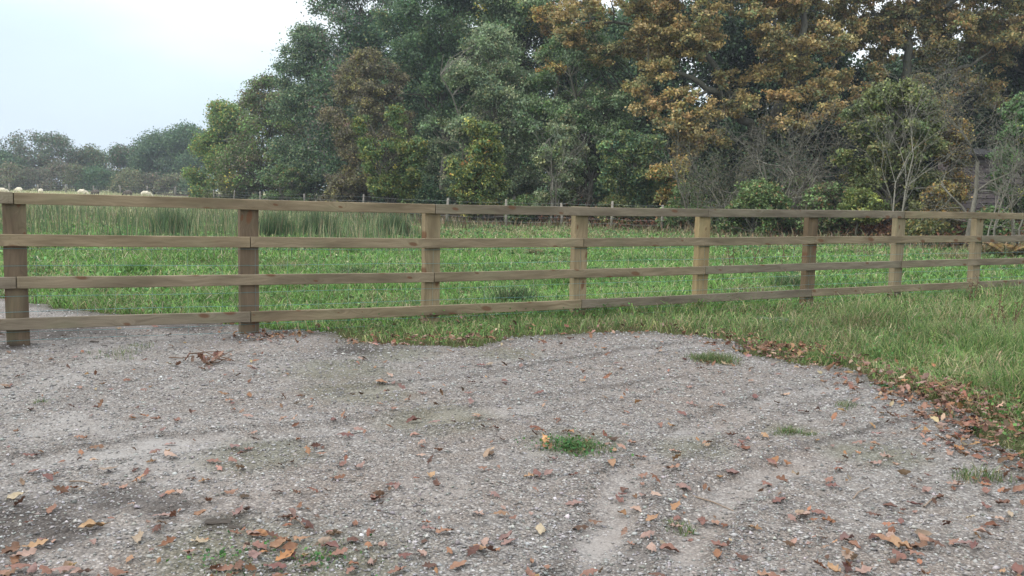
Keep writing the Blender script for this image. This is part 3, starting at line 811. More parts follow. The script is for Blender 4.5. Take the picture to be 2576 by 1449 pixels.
tree('apple_tree', 'small dark green tree with a pointed top under the left limb of the orange oak', 'tree', 1592, 42, 105, 305, 545, DKG + OLIV[:2], 17000, .11, 'spires', ncl=80, seed=112, spray=.34, tr=.1, bark=M_BARKP)
tree('oak_sapling', 'small brown leaved oak sapling between the pointed dark green tree and the bare hawthorn', 'bush', 1690, 40, 45, 385, 510, OAKG + OLIV[:1], 4200, .115, 'spread', ncl=22, seed=113, spray=.3, tr=.05)
tree('field_maple', 'olive green field maple behind the pale bare sapling on the right', 'tree', 2245, 33, 140, 215, 545, OLIV, 30000, .10, 'spread', ncl=90, seed=114, spray=.32, tr=.12, bark=M_TWIG, loose=.6, group=WOODG)
tree('blackthorn_bush', 'brown half bare blackthorn bush left of the shed wall', 'bush', 2385, 33, 52, 300, 560, BRNG + OAKG[:2], 6500, .09, 'bush', ncl=40, seed=115, spray=.28, tr=.07, bark=M_TWIG, loose=.7)
tree('holly_bush', 'green leafy bush at the right edge of the photo with thin pale stems in front', 'bush', 2565, 31, 82, 240, 585, MIDG, 18000, .09, 'bush', ncl=60, seed=116, spray=.28, tr=.07)
tree('elder_bush', 'small bright green bush at the foot of the field maple', 'bush', 2160, 31, 50, 480, 545, YELG[:3], 2600, .09, 'bush', ncl=16, seed=117, spray=.22, tr=.04)
tree('oak_sapling', 'orange brown low oak sapling beside the grey trunk on the right', 'bush', 2372, 29.5, 50, 470, 555, OAKG + BRNG[:2], 3200, .085, 'spread', ncl=20, seed=118, spray=.2, tr=.04)

# bramble banks along the foot of the wood
BR = [((.055, .095, .040), 5), ((.085, .13, .055), 4), ((.04, .065, .03), 3), ((.14, .10, .05), 1)]
for i, (px, dist, hw, top, lab, pal) in enumerate((
        (590, 85, 80, 420, 'bramble mound at the foot of the yellow flecked maple', OLIV), (720, 74, 90, 420, 'dark bramble mound left of the brown hawthorn', BR),
        (1905, 33.6, 95, 462, 'broad green bramble bank in front of the bare hawthorn', BR + OLIV[:1]), (2080, 32.5, 60, 470, 'dull green bramble left of the small bright green bush', BR + BRNG[:1]),
        (1720, 39, 75, 470, 'dark bramble mound left of the bare hawthorn', BR), (1850, 37.5, 80, 500, 'green bramble mound under the left half of the bare hawthorn', BR),
        (1960, 35, 75, 540, 'low leafy bramble mound seen below the top rail between the fifth and sixth posts', BR),
        (2020, 37, 70, 450, 'brown tinged bramble mound under the right half of the bare hawthorn', BR + BRNG[:2]),
        (1560, 41.5, 60, 500, 'yellowing bramble at the foot of the pointed dark green tree', OLIV), (1330, 44, 60, 500, 'dark bramble at the foot of the pale stemmed willow bush', BR),
        (1075, 49, 60, 470, 'shadowy bramble between the two hazel bushes', DKG), (860, 56, 60, 450, 'brown bramble at the foot of the brown hawthorn', BRNG),
        (2330, 29.5, 60, 565, 'sparse bramble with yellowing leaves behind the seventh post', OLIV + OAKG[:1]), (2500, 29, 50, 540, 'dark bramble below the green bush at the right edge', BR))):
    tree('bramble_bush', lab, 'bramble', px, dist, hw, top, horizon(px) + 1.34 * F / dist, pal, int(1500 + hw * 85), .10 if dist < 45 else .12, 'bush', ncl=36, seed=300 + i,
         spray=.3, tr=.02, stems=4, bark=M_TWIG, group='bramble mounds at the foot of the wood')

# back rows that close the wood behind the named trees
r = random.Random(4)
back = [(930, 74, 60), (1040, 72, 40), (1150, 70, 20), (1260, 66, 20), (1400, 62, 60), (1480, 60, 30), (1580, 58, 0), (1680, 57, 10), (1780, 57, -30), (1880, 58, -30),
        (1980, 56, 0), (2070, 57, 90), (2180, 56, 165), (2290, 58, 120), (2390, 57, 90), (2490, 56, 60), (2600, 54, 20), (2720, 52, 40), (2840, 50, 60)]
for i, (px, dist, top) in enumerate(back):
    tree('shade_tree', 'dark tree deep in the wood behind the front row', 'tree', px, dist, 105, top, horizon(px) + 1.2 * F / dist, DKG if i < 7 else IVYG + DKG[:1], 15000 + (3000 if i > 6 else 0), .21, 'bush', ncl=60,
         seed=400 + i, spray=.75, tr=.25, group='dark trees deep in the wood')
for i, (px, dist, top) in enumerate([(780, 92, 240), (900, 88, 200), (1500, 78, 250), (1700, 76, 300), (1900, 75, 310), (2100, 75, 330), (2300, 74, 330), (2500, 72, 300), (2700, 70, 250), (1100, 84, 200), (1300, 82, 200)]):
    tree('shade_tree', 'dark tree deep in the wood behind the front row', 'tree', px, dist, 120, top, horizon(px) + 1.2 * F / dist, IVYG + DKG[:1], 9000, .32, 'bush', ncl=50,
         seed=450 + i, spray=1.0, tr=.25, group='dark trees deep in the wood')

# ------------------------------------------------------------------ leafless shrubs and saplings
def bare(name, label, cat, px, dist, hw_px, top_px, mat, seed, stems=5, depth=5, tr=.06, leaf=0, pal=None, spread=.55, up=.35, stem_mat=None):
    r = np.random.default_rng(seed)
    x, y = place(px, dist); H = height(px, top_px, dist); W = hw_px * dist / F
    root = tag(empty(name, (x, y, float(ground_h(x, y)))), label, cat)
    P0, P1, R0, R1, tips = [], [], [], [], []
    main = Acc()
    def grow_(p, d, ln, rad, lv):
        n = 3 if lv < 2 else 2
        for i in range(n):
            d = unit(d + r.normal(0, .17 + .05 * lv, 3) + np.array([0, 0, .05]))
            q = p + d * ln / n
            P0.append(p); P1.append(q); R0.append(rad); R1.append(rad * .82)
            p = q; rad *= .82
            if lv < depth and i < n:
                for _ in range(1 if lv > 2 else 2 if i else 1):
                    dd = unit(d + r.normal(0, spread, 3) + np.array([0, 0, up * .3]))
                    grow_(p, dd, ln * r.uniform(.5, .72), rad * .6, lv + 1)
        if lv >= depth - 1: tips.append(p)
    for s in range(stems):
        a = r.uniform(0, 6.28)
        tilt = r.uniform(.1, 1) * W / H * 1.1
        d = unit(np.array([math.cos(a) * tilt, math.sin(a) * tilt, 1.0]))
        grow_(np.array([r.normal(0, .12 * (stems > 1)), r.normal(0, .12 * (stems > 1)), -.1]), d, H * r.uniform(.5, .68), tr * r.uniform(.7, 1.1), 0)
    P0, P1, R0, R1 = map(np.array, (P0, P1, R0, R1))
    R0 = np.maximum(R0, .005); R1 = np.maximum(R1, .004)
    big = R0 > tr * .3
    link('stems', np_mesh('stems', *segs_mesh(P0[big], P1[big], R0[big] * 1.02, R1[big], 6), stem_mat or mat, None, True), root)
    link('twigs', np_mesh('twigs', *segs_mesh(P0[~big], P1[~big], R0[~big], R1[~big], 3), mat), root)
    if leaf:
        T = np.array(tips); j = r.integers(0, len(T), leaf)
        P = T[j] + r.normal(0, .16, (leaf, 3))
        V, Fc = leaves(P, np.full(leaf, .085), r)
        link('crown', np_mesh('crown', V, Fc, M_LEAF, np.repeat(pick_cols(pal, leaf, r), 4, 0)), root)
    return root
bare('hawthorn_bush', 'grey leafless hawthorn with a dense tangle of twigs under the orange oak', 'bush', 1975, 35, 125, 290, M_TWIG, 21, stems=6, depth=4, tr=.055, leaf=2600, pal=BRNG, spread=.85, stem_mat=M_BARKP)
bare('hawthorn_bush', 'smaller leafless thorn bush leaning left below the large grey hawthorn', 'bush', 1835, 36, 95, 400, M_TWIG, 22, stems=4, depth=4, tr=.045, leaf=3200, pal=OLIV, spread=.85, stem_mat=M_BARKP)
bare('sapling', 'slender pale leafless sapling in front of the olive green field maple', 'sapling', 2252, 29.5, 48, 195, M_BARKP, 33, stems=2, depth=3, tr=.034, spread=.33)
bare('hawthorn_tree', 'grey trunked half bare thorn tree left of the shed wall', 'tree', 2437, 28.5, 75, 240, M_TWIG, 24, stems=1, depth=5, tr=.10, leaf=2600, pal=BRNG, spread=.7)
bare('sapling', 'bent pale leafless sapling between the shed wall and the right edge bush', 'sapling', 2505, 28, 50, 330, M_BARKP, 26, stems=2, depth=3, tr=.036, spread=.5)
bare('sapling', 'thin pale stems at the right edge of the photo', 'sapling', 2560, 27.5, 40, 350, M_TWIG, 27, stems=3, depth=3, tr=.035, spread=.5)
bare('sapling', 'leaning pale stemmed sapling in the dark gap between the hazel and the pointed tree', 'sapling', 1395, 42, 60, 330, M_BARKP, 28, stems=3, depth=3, tr=.06, spread=.45)
bare('dead_branch', 'bare grey branch curving up in the dark gap left of the bare hawthorn', 'branch', 1750, 38, 55, 330, M_TWIG, 29, stems=2, depth=3, tr=.06, spread=.5)

# dead bracken and undergrowth, reddish brown, along the right of the wood
def bracken():
    r = np.random.default_rng(12)
    n = 26000
    px = r.uniform(1350, 3000, n); ed = np.interp(px, [p[0] for p in WOOD_PX], [p[1] for p in WOOD_PX])
    keep = r.uniform(0, 1, n) < np.where(px > 2030, 1, .35); px = px[keep]; ed = ed[keep]; n = len(px)
    dd = ed + r.uniform(.2, 5, n)
    x = (px - 1288) / F * dd; y = dd
    top = (.35 + .75 * sstep(0, 3, dd - ed)) * (1 + .3 * wobble(x, y, 1.5, 71))
    P = np.stack([x, y, ground_h(x, y) + r.uniform(0, 1, n) * top], 1)
    V, Fc = leaves(P, np.full(n, .17), r, aspect=.35, upbias=.3)
    c = pick_cols([((.13, .060, .035), 6), ((.19, .10, .05), 3), ((.08, .045, .03), 4), ((.28, .17, .08), 1.2), ((.07, .09, .04), 1.5)], n, r)
    return np_mesh('dead_bracken', V, Fc, M_LITTER, np.repeat(c, 4, 0))
tag(link('dead_bracken', bracken()), kind='stuff')
def fern(px, dist, s, label, pal):
    r = np.random.default_rng(int(px))
    x, y = place(px, dist); o = tag(empty('fern', (x, y, float(ground_h(x, y)))), label, 'fern', 'ferns at the foot of the wood')
    for k in range(9):
        a = k * .7 + r.uniform(0, .4); ln = s * r.uniform(.8, 1.15); n = 26
        t = np.linspace(.05, 1, n); hx = np.array([math.cos(a), math.sin(a), 0])
        P = hx * (t * ln)[:, None] * .8 + np.array([0, 0, 1]) * (ln * (t * 1.1 - .75 * t * t))[:, None]
        side = np.cross(hx, [0, 0, 1]); L_ = .30 * s * np.sin(np.clip(t * 1.1 + .1, 0, 1) * np.pi) ** .7 * (1 - .4 * t)
        Vs = []
        for sg in (-1, 1):
            tip = P + side * (sg * L_)[:, None] + hx * (L_ * .35)[:, None] - np.array([0, 0, 1]) * (L_ * .25)[:, None]
            wv = hx * (.018 * s + .012)
            Vs.append(np.stack([P - wv, P + wv, tip + wv * .3, tip - wv * .3], 1))
        V = np.concatenate(Vs).reshape(-1, 3)
        c = pick_cols(pal, 2 * n, r, .12)
        link('frond', np_mesh('frond', V, (np.arange(2 * n) * 4)[:, None] + np.arange(4), M_LITTER, np.repeat(c, 4, 0)), o)
FERN = [((.22, .15, .05), 4), ((.17, .10, .045), 3), ((.14, .13, .05), 2)]
fern(2545, 24.0, 1.0, 'bright orange yellow fern between the second and third rails at the right edge', FERN)
fern(2490, 25.0, .8, 'pale yellow fern left of the bright orange one', FERN)
fern(2590, 24.5, .8, 'rusty fern at the extreme right edge', FERN[:2])

# weathered shed glimpsed through the thorns on the right
def box(bm, x0, x1, y0, y1, z0, z1):
    r_ = bmesh.ops.create_cube(bm, size=1.0)
    for v in r_['verts']:
        v.co = Vector(((x0 + x1) / 2 + v.co.x * (x1 - x0), (y0 + y1) / 2 + v.co.y * (y1 - y0), (z0 + z1) / 2 + v.co.z * (z1 - z0)))
def bm_obj(name, bm, mat, parent=None, bevel=0):
    if bevel: bmesh.ops.bevel(bm, geom=bm.edges[:], offset=bevel, segments=2, affect='EDGES')
    me = bpy.data.meshes.new(name); bm.to_mesh(me); bm.free(); me.materials.append(mat)
    return link(name, me, parent)
M_SHED = wood_material('shed_boards', (.10, .085, .085), (.17, .145, .145), .3)
M_ROOF = plain('shed_felt', (.04, .04, .04), .9)
x, y = place(2500, 37.0)
sh = tag(empty('shed', (x, y, float(ground_h(x, y))), R(-8)), 'weathered purplish grey boarded shed half hidden behind the thorn trees on the right', 'shed')
bm = bmesh.new()
for i in range(16):
    z = .02 + i * .2
    r_ = bmesh.ops.create_cube(bm, size=1.0)
    for v in r_['verts']:
        lower = v.co.z < 0
        v.co = Vector((v.co.x * 3.6, v.co.y * .03 - (.03 if lower else .0) - 1.5, z + .1 + v.co.z * .205))
bm_obj('front_wall', bm, M_SHED, sh)
for sx in (-1, 1):
    bm = bmesh.new(); box(bm, sx * 1.8 - .03, sx * 1.8 + .03, -1.48, 1.5, 0, 3.22); bm_obj('side_wall', bm, M_SHED, sh)
bm = bmesh.new(); box(bm, -1.76, 1.76, 1.44, 1.5, 0, 3.2); bm_obj('rear_wall', bm, M_SHED, sh)
bm = bmesh.new(); box(bm, -2.0, 2.0, -1.85, 1.75, 3.24, 3.32)
for v in bm.verts: v.co.z += (v.co.y + 1.8) * .12
bm_obj('roof', bm, M_ROOF, sh); M_ROOF.node_tree.nodes['Principled BSDF'].inputs['Specular IOR Level'].default_value = .05

# ------------------------------------------------------------------ far side of the pasture
FG = 'trees across the pasture'
for i, (px, dist, hw, top, lab, pal, shp, n) in enumerate((
        (105, 178, 92, 340, 'broad domed brownish tree on the far left skyline with sky showing through it', FARB + FARG[:1], 'spread', 5200),
        (5, 172, 50, 388, 'dark tree cut by the left edge of the photo across the pasture', FARG, 'round', 5000),
        (224, 182, 58, 378, 'small pale green tree between the domed brown tree and the dark trees across the pasture', FAROL + FARG[:1], 'round', 4500),
        (338, 176, 66, 370, 'brown shouldered dark tree forming the left slope of the group across the pasture', FARG + FARB[:1], 'round', 7500),
        (400, 172, 75, 340, 'large dark green tree in the middle of the group across the pasture', FARG, 'round', 9500),
        (475, 168, 75, 322, 'tallest dark green tree of the group, nearest the wood across the pasture', FARG, 'round', 9500),
        (-80, 175, 60, 370, 'dark tree beyond the left edge across the pasture', FARG, 'round', 3000))):
    tree('field_tree', lab, 'tree', px, dist, hw, top, 455 if shp != 'spread' else 425, pal, n, .34, shp, ncl=60 if i in (0, 4, 5) else 36, seed=500 + i, spray=.8, tr=.35, loose=.2, group=FG)
for i, (px, dist, hw, top, lab, pal) in enumerate((
        (25, 160, 50, 420, 'dull brown hedge bush at the left edge across the pasture', FAROL + FARB[:1]), (95, 162, 48, 425, 'purplish brown hedge bush below the domed tree', FARB),
        (150, 160, 40, 412, 'brown hedge bush under the right side of the domed tree', FARB), (190, 158, 35, 422, 'ochre tinted hedge bush left of the small pale green tree', FAROL + FARB),
        (245, 158, 42, 428, 'dark low hedge bush below the small pale green tree', FARG), (325, 155, 48, 434, 'rounded olive green hedge bush right of the dark low one', FAROL),
        (385, 157, 38, 446, 'thin brown hedge bush below the large dark trees', FARB), (445, 152, 45, 440, 'olive and brown hedge bush nearest the wood', FAROL + FARB[:1]),
        (285, 160, 35, 440, 'greyish hedge bush between the dark low one and the rounded olive one', FARG + FARB[:1]), (500, 150, 45, 440, 'dark hedge bush touching the yellow flecked maple', FARG), (-40, 160, 50, 420, 'hedge bush beyond the left edge', FAROL))):
    tree('hedge_bush', lab, 'bush', px, dist, hw, top, 476, pal, 2600, .28, 'bush', ncl=22, seed=540 + i, spray=.7, tr=.08, stems=3, group='hedge bushes across the pasture')

# stock fence at the wood's edge and the far one across the pasture
def stock_fence(name, label, pts, ph, pr, wires, group=None, wr=.004, extra=None):
    x0, y0 = pts[0]
    f = tag(empty(name, (x0, y0, 0)), label, 'fence', group)
    tops = []
    for i, (x, y) in enumerate(pts):
        g = float(ground_h(x, y)); r_ = random.Random(i * 7 + int(x * 3))
        hh = ph * r_.uniform(.93, 1.08)
        p = [(x - x0, y - y0, g - .3), (x - x0 + r_.uniform(-.02, .02), y - y0, g + hh * .5), (x - x0 + r_.uniform(-.05, .05), y - y0, g + hh)]
        A = Acc(); V, Q = tube(p, [pr * 1.1, pr, pr * .92], 8); A.add(V, Q)
        me = A.mesh('post', M_POSTG, True)
        bm = bmesh.new(); bm.from_mesh(me); bmesh.ops.holes_fill(bm, edges=[e for e in bm.edges if e.is_boundary]); bm.to_mesh(me); bm.free()
        link('post', me, f); tops.append((p[2][0], p[2][1], g))
    for hz_ in wires:
        P0, P1 = [], []
        for a, b in zip(tops[:-1], tops[1:]):
            for k in range(4):
                t0, t1 = k / 4, (k + 1) / 4
                s0, s1 = -.05 * math.sin(math.pi * t0), -.05 * math.sin(math.pi * t1)
                P0.append((a[0] + (b[0] - a[0]) * t0, a[1] + (b[1] - a[1]) * t0 - pr, a[2] + (b[2] - a[2]) * t0 + hz_ + s0))
                P1.append((a[0] + (b[0] - a[0]) * t1, a[1] + (b[1] - a[1]) * t1 - pr, a[2] + (b[2] - a[2]) * t1 + hz_ + s1))
        n = len(P0)
        link('wire', np_mesh('wire', *segs_mesh(P0, P1, np.full(n, wr), np.full(n, wr), 4), M_WIRE2), f)
    return f
wpts = [place(*p) for p in ((538, 83), (589, 75), (655, 66.5), (766, 56), (914, 47), (1125, 38), (1275, 39), (1414, 40), (1540, 39.3), (1668, 38.5))]
stock_fence('stock_fence', 'old wire stock fence on grey posts along the foot of the wood', wpts, 1.16, .055, (.25, .45, .65, .85, 1.08))
fpts = [place(px, d) for px, d in ((-60, 138), (22, 139), (95, 140), (165, 140), (235, 139), (302, 136), (370, 132), (440, 128), (510, 124))]
stock_fence('pasture_fence', 'thin wire fence on small pale posts across the far pasture', fpts, 1.25, .10, (.5, .85, 1.15), wr=.006)

# ------------------------------------------------------------------ sheep
def sheep(px, dist, rz, label, mat, matf, lying=False, s=1.0):
    x, y = place(px, dist)
    root = tag(empty('sheep', (x, y, float(ground_h(x, y))), rz), label, 'sheep', 'sheep grazing in the far pasture')
    zb = .33 if lying else .62
    J = [((-.42, 0, zb), .24), ((0, 0, zb + .02), .29), ((.38, 0, zb), .25), ((.58, 0, zb - .02 if not lying else zb + .12), .14), ((.76, 0, zb - .3 if not lying else zb + .2), .10), ((.92, 0, zb - .45 if not lying else zb + .12), .06)]
    E = [(0, 1), (1, 2), (2, 3), (3, 4), (4, 5)]
    if not lying:
        for bx_, pi in ((-.38, 0), (.36, 2)):
            for sy in (-.15, .15):
                k = len(J); J += [((bx_, sy, .40), .08), ((bx_ - .03, sy, .2), .045), ((bx_, sy, .0), .04)]
                E += [(pi, k), (k, k + 1), (k + 1, k + 2)]
    k = len(J); J += [((-.62, 0, zb - .05), .06)]; E += [(0, k)]
    for sy in (-1, 1):
        k = len(J); q = J[4][0]; J += [((q[0] - .04, sy * .16, q[2] + .07), .03)]; E += [(4, k)]
    me = bpy.data.meshes.new('body'); me.from_pydata([Vector(j[0]) * s for j in J], E, []); me.materials.append(mat)
    o = link('body', me, root)
    sk = o.modifiers.new('skin', 'SKIN')
    for v, j in zip(me.skin_vertices[0].data, J): v.radius = (j[1] * s, j[1] * s)
    me.skin_vertices[0].data[1].use_root = True
    o.modifiers.new('sub', 'SUBSURF').levels = 1; o.modifiers['sub'].render_levels = 1
for a_ in ((5, 104, 0.3, 'white sheep cut by the left edge of the photo', 0), (47, 118, 2.9, 'cream sheep in longer grass second from the left edge', 0),
           (102, 108, 1.9, 'small white sheep seen end on between the second and third far posts', 0), (206, 106, 0.1, 'largest white sheep, side on above the top rail', 0),
           (240, 108, 2.8, 'dark brown sheep just right of the largest white one', 1), (322, 104, 3.0, 'dark grey sheep lying low behind the top rail', 1),
           (366, 101, .2, 'white sheep whose back alone shows above the top rail, rightmost of the flock', 0)):
    sheep(a_[0], a_[1], a_[2], a_[3], M_FLEECED if a_[4] else M_FLEECE, None, s=.88)

# ------------------------------------------------------------------ the timber fence
FD = 8.43; FA = 28.8
fu = Vector((math.cos(R(FA)), math.sin(R(FA)), 0))                # along the fence, to the right
fn = Vector((-math.sin(R(FA)), math.cos(R(FA)), 0))               # away from the camera
SP_ = .2135 * FD
def post_t(px, py):
    d = ray(px, py); k = FD / (d.x * -math.sin(R(FA)) + d.y * math.cos(R(FA)))
    return d.x * k * math.cos(R(FA)) + d.y * k * math.sin(R(FA))
PT = [post_t(*q) for q in ((35, 530), (627, 535), (1091, 545), (1466, 545), (1776, 545), (2048, 545), (2270, 545), (2467, 548))]
print('post stations', PT)
PT = [PT[0] - 3.6, PT[0] - 1.8] + PT + [PT[-1] + 1.8 * k for k in (1, 2, 3, 4)]
def st(i): return PT[i + 2]
def fpt(t, d=0.0, z=0.0): return fn * (FD + d) + fu * t + Vector((0, 0, z))
fence = tag(empty('timber_fence', fpt(0)), 'four rail timber post and rail fence with wire netting running across the yard edge', 'fence')
top_off = {-1: .01, 0: 0, 1: -.023, 2: -.040, 3: -.042, 4: -.040, 5: -.029, 6: -.024, 7: -.020, 8: -.018, 9: -.018, 10: -.02}
base_z = {-1: -.01, 0: -.015, 1: -.045, 2: -.045, 3: -.01, 4: -.035, 5: -.05, 6: .02, 7: .035, 8: .03, 9: .02, 10: .02}
def board(name, length, depth, hgt, mat, bow=0.0, seed=0, cap=None):
    """timber with its length on local X, thickness on Y, height on Z"""
    bm = bmesh.new()
    n = 10 if length > 1.4 else 6
    r_ = random.Random(seed)
    rows = []
    bv = .004
    prof = [(-depth / 2 + bv, -hgt / 2), (depth / 2 - bv, -hgt / 2), (depth / 2, -hgt / 2 + bv), (depth / 2, hgt / 2 - bv),
            (depth / 2 - bv, hgt / 2), (-depth / 2 + bv, hgt / 2), (-depth / 2, hgt / 2 - bv), (-depth / 2, -hgt / 2 + bv)]
    ph = r_.uniform(0, 6)
    for i in range(n + 1):
        t = i / n
        dz = bow * math.sin(math.pi * t) + .0015 * math.sin(9 * t + ph)
        dy = .002 * math.sin(6 * t + ph)
        rows.append([bm.verts.new((t * length, a + dy, b + dz + r_.uniform(-.0008, .0008))) for a, b in prof])
    for a, b in zip(rows[:-1], rows[1:]):
        for k in range(8): bm.faces.new((a[k], a[(k + 1) % 8], b[(k + 1) % 8], b[k]))
    bm.faces.new(rows[0][::-1]); bm.faces.new(rows[-1])
    bmesh.ops.recalc_face_normals(bm, faces=bm.faces[:])
    return bm_obj(name, bm, mat, fence)
TREL = [1.264, .917, .567, .222]
RH = .098
PW, PD = .172, .092
inv = fence.matrix_world
fbase = fpt(0)
def put(o, origin, xdir, ydir):
    xd, yd = xdir.normalized(), ydir.normalized(); zd = xd.cross(yd).normalized(); yd = zd.cross(xd)
    m = Matrix((xd, yd, zd)).transposed().to_4x4(); m.translation = origin - fbase; o.matrix_basis = m
honey = {-1, 2, 3, 4, 6, 7, 9}
for i in range(-1, 11):
    lo = base_z[i] - .30; hi = TREL[0] + top_off[i] - .008 + (.012 if i == 3 else 0)
    o = board('post', hi - lo, PD, PW, M_POSTL if i in honey else M_POSTD, 0, i + 50)
    tilt = Vector((rnd.uniform(-.006, .006), rnd.uniform(-.004, .004), 1))
    # local X up, local Y depth, local Z along the fence
    put(o, fpt(st(i), PD / 2 + .001, lo), tilt, fn)
for rI, zr in enumerate(TREL):
    start = -1 if rI in (0, 2) else 0
    js = list(range(-2 if (rI % 2 == 0) else -1, 11, 2))
    for a, b in zip(js[:-1], js[1:]):
        if a < -2: continue
        za, zb = zr + top_off.get(a, .0) - RH / 2, zr + top_off.get(b, -.02) - RH / 2
        mid = zr + top_off.get(a + 1, -.02) - RH / 2
        pa, pb = fpt(st(a) + .004, -.020, za), fpt(st(b) - .004, -.020, zb)
        hgt = RH * rnd.uniform(.97, 1.03)
        o = board('rail', (pb - pa).length, .038, hgt, M_RAIL, mid - (za + zb) / 2, rI * 20 + a)
        put(o, pa, pb - pa, fn)
# nail heads on every rail over every post
bm = bmesh.new()
A = Acc()
for i in range(-1, 11):
    for rI, zr in enumerate(TREL):
        for dt in (-.035, .03):
            for dz in (.022, -.025):
                p = fpt(st(i) + dt, -.0395, zr + top_off[i] - RH / 2 + dz) - fbase
                V, Q = segs_mesh([p], [p - fn * .0025], np.array([.0042]), np.array([.003]), 6); A.add(V, Q)
bm.free()
tag(link('nails', A.mesh('nails', plain('rusty_nail', (.16, .11, .08), .6, .5)), fence), kind='stuff')
# square netting stapled to the posts behind the rails
T0, T1 = -2.6, st(10)
def net_z(t, zr):
    k = t / SP_
    return zr + float(np.interp(k, list(top_off.keys()), list(top_off.values())))
A = Acc()
P0, P1 = [], []
for zr in (.80, .655, .40, .275, .205, .10, .03):
    ts = np.arange(T0, T1, .3)
    for a, b in zip(ts[:-1], ts[1:]):
        for lst, q in ((P0, a), (P1, b)):
            lst.append(fpt(q, -.004 + (.004 * math.sin(q * 3)), net_z(q, zr) + .004 * math.sin(q * 2.3 + zr * 20)) - fbase)
n1 = len(P0)
for k, t in enumerate(np.arange(T0, T1, .3)):
    P0.append(fpt(t, -.004, net_z(t, .03)) - fbase); P1.append(fpt(t, -.004, net_z(t, .80)) - fbase)
rad = np.full(len(P0), .0015); rad[n1:] = .0008
link('wire_netting', np_mesh('wire_netting', *segs_mesh([list(p) for p in P0], [list(p) for p in P1], rad, rad, 4), M_WIRE), fence)

# ------------------------------------------------------------------ fallen leaves
def litter_leaf(seed, pointed=False):
    """a lobed, curled oak leaf about 1 unit long"""
    r = random.Random(seed)
    n = 15; L_, Rr = [], []; la = 0 if pointed else 1
    for i in range(n):
        t = i / (n - 1)
        env = math.sin(math.pi * min(1, t * 1.02 + .02)) ** .8 * (.25 + .13 * t)
        lobe = .74 + .26 * math.cos(t * math.pi * 7 + r.uniform(-.7, .7))
        L_.append((t, env * (lobe if la else .8))); lobe = .74 + .26 * math.cos(t * math.pi * 7 + r.uniform(-.7, .7)); Rr.append((t, env * (lobe if la else .8)))
    ca, cb, cc = r.uniform(-.4, 1.3), r.uniform(.4, 2.2), r.uniform(-1.6, 1.6)
    def P(x, y):
        z = cb * y * y * 1.1 + ca * (x - .5) ** 2 * .6 + cc * (x - .5) * y * .7 + .035 * math.sin(x * 15 + y * 11 + seed) + .03 * math.sin(y * 23 - x * 7)
        return (x - .5, y * (1 - .25 * cb * abs(y)), z)
    V, Fc = [], []
    for i in range(n): V.append(P(i / (n - 1), 0))
    for i in range(n): V.append(P(L_[i][0], L_[i][1] * .55))
    for i in range(n): V.append(P(L_[i][0] + .03, L_[i][1]))
    for i in range(n): V.append(P(Rr[i][0], -Rr[i][1] * .55))
    for i in range(n): V.append(P(Rr[i][0] + .03, -Rr[i][1]))
    for i in range(n - 1):
        Fc += [(i, i + 1, n + i + 1, n + i), (n + i, n + i + 1, 2 * n + i + 1, 2 * n + i), (i, 3 * n + i, 3 * n + i + 1, i + 1), (3 * n + i, 4 * n + i, 4 * n + i + 1, 3 * n + i + 1)]
    k = len(V)   # stalk
    V += [(-.5, -.012, V[0][2]), (-.5, .012, V[0][2]), (-.68, .01, V[0][2] + .02), (-.68, -.01, V[0][2] + .02)]
    Fc.append((k, k + 1, k + 2, k + 3))
    V = np.array(V); V[:, 2] -= V[:, 2].min() - .01
    return V, np.array(Fc)
def leaf_mat(name, c0, c1):
    m, t, b, o = new_mat(name)
    tcn = t.nodes.new('ShaderNodeTexCoord'); oi = t.nodes.new('ShaderNodeObjectInfo')
    n = noise(t, tcn.outputs['Object'], 5, 5, .6)
    c = ramp(t, n, [(.3, c0), (.7, c1)])
    h = t.nodes.new('ShaderNodeHueSaturation'); t.links.new(c, h.inputs['Color'])
    t.links.new(math_(t, 'MULTIPLY_ADD', oi.outputs['Random'], .6, .62), h.inputs['Value'])
    t.links.new(math_(t, 'MULTIPLY_ADD', oi.outputs['Random'], .035, .482), h.inputs['Hue'])
    t.links.new(h.outputs[0], b.inputs['Base Color'])
    b.inputs['Roughness'].default_value = .65; b.inputs['Specular IOR Level'].default_value = .3
    return m
LM = [(leaf_mat('leaf_russet', (.165, .085, .062), (.25, .135, .10)), 'russet'), (leaf_mat('leaf_orange', (.22, .12, .07), (.32, .19, .115)), 'orange brown'),
      (leaf_mat('leaf_pinkish', (.23, .145, .115), (.33, .22, .18)), 'dull pinkish brown'), (leaf_mat('leaf_dark', (.085, .045, .032), (.15, .075, .05)), 'dark brown'),
      (leaf_mat('leaf_tan', (.26, .195, .13), (.35, .28, .20)), 'pale tan')]
shapes = [litter_leaf(s) for s in range(1, 10)] + [litter_leaf(s, True) for s in range(20, 25)]
leaf_me = {}
for si, (V, Fc) in enumerate(shapes):
    for mi, (m, nm) in enumerate(LM):
        me = np_mesh('leaf', V, Fc, m, None, True); leaf_me[si, mi] = me
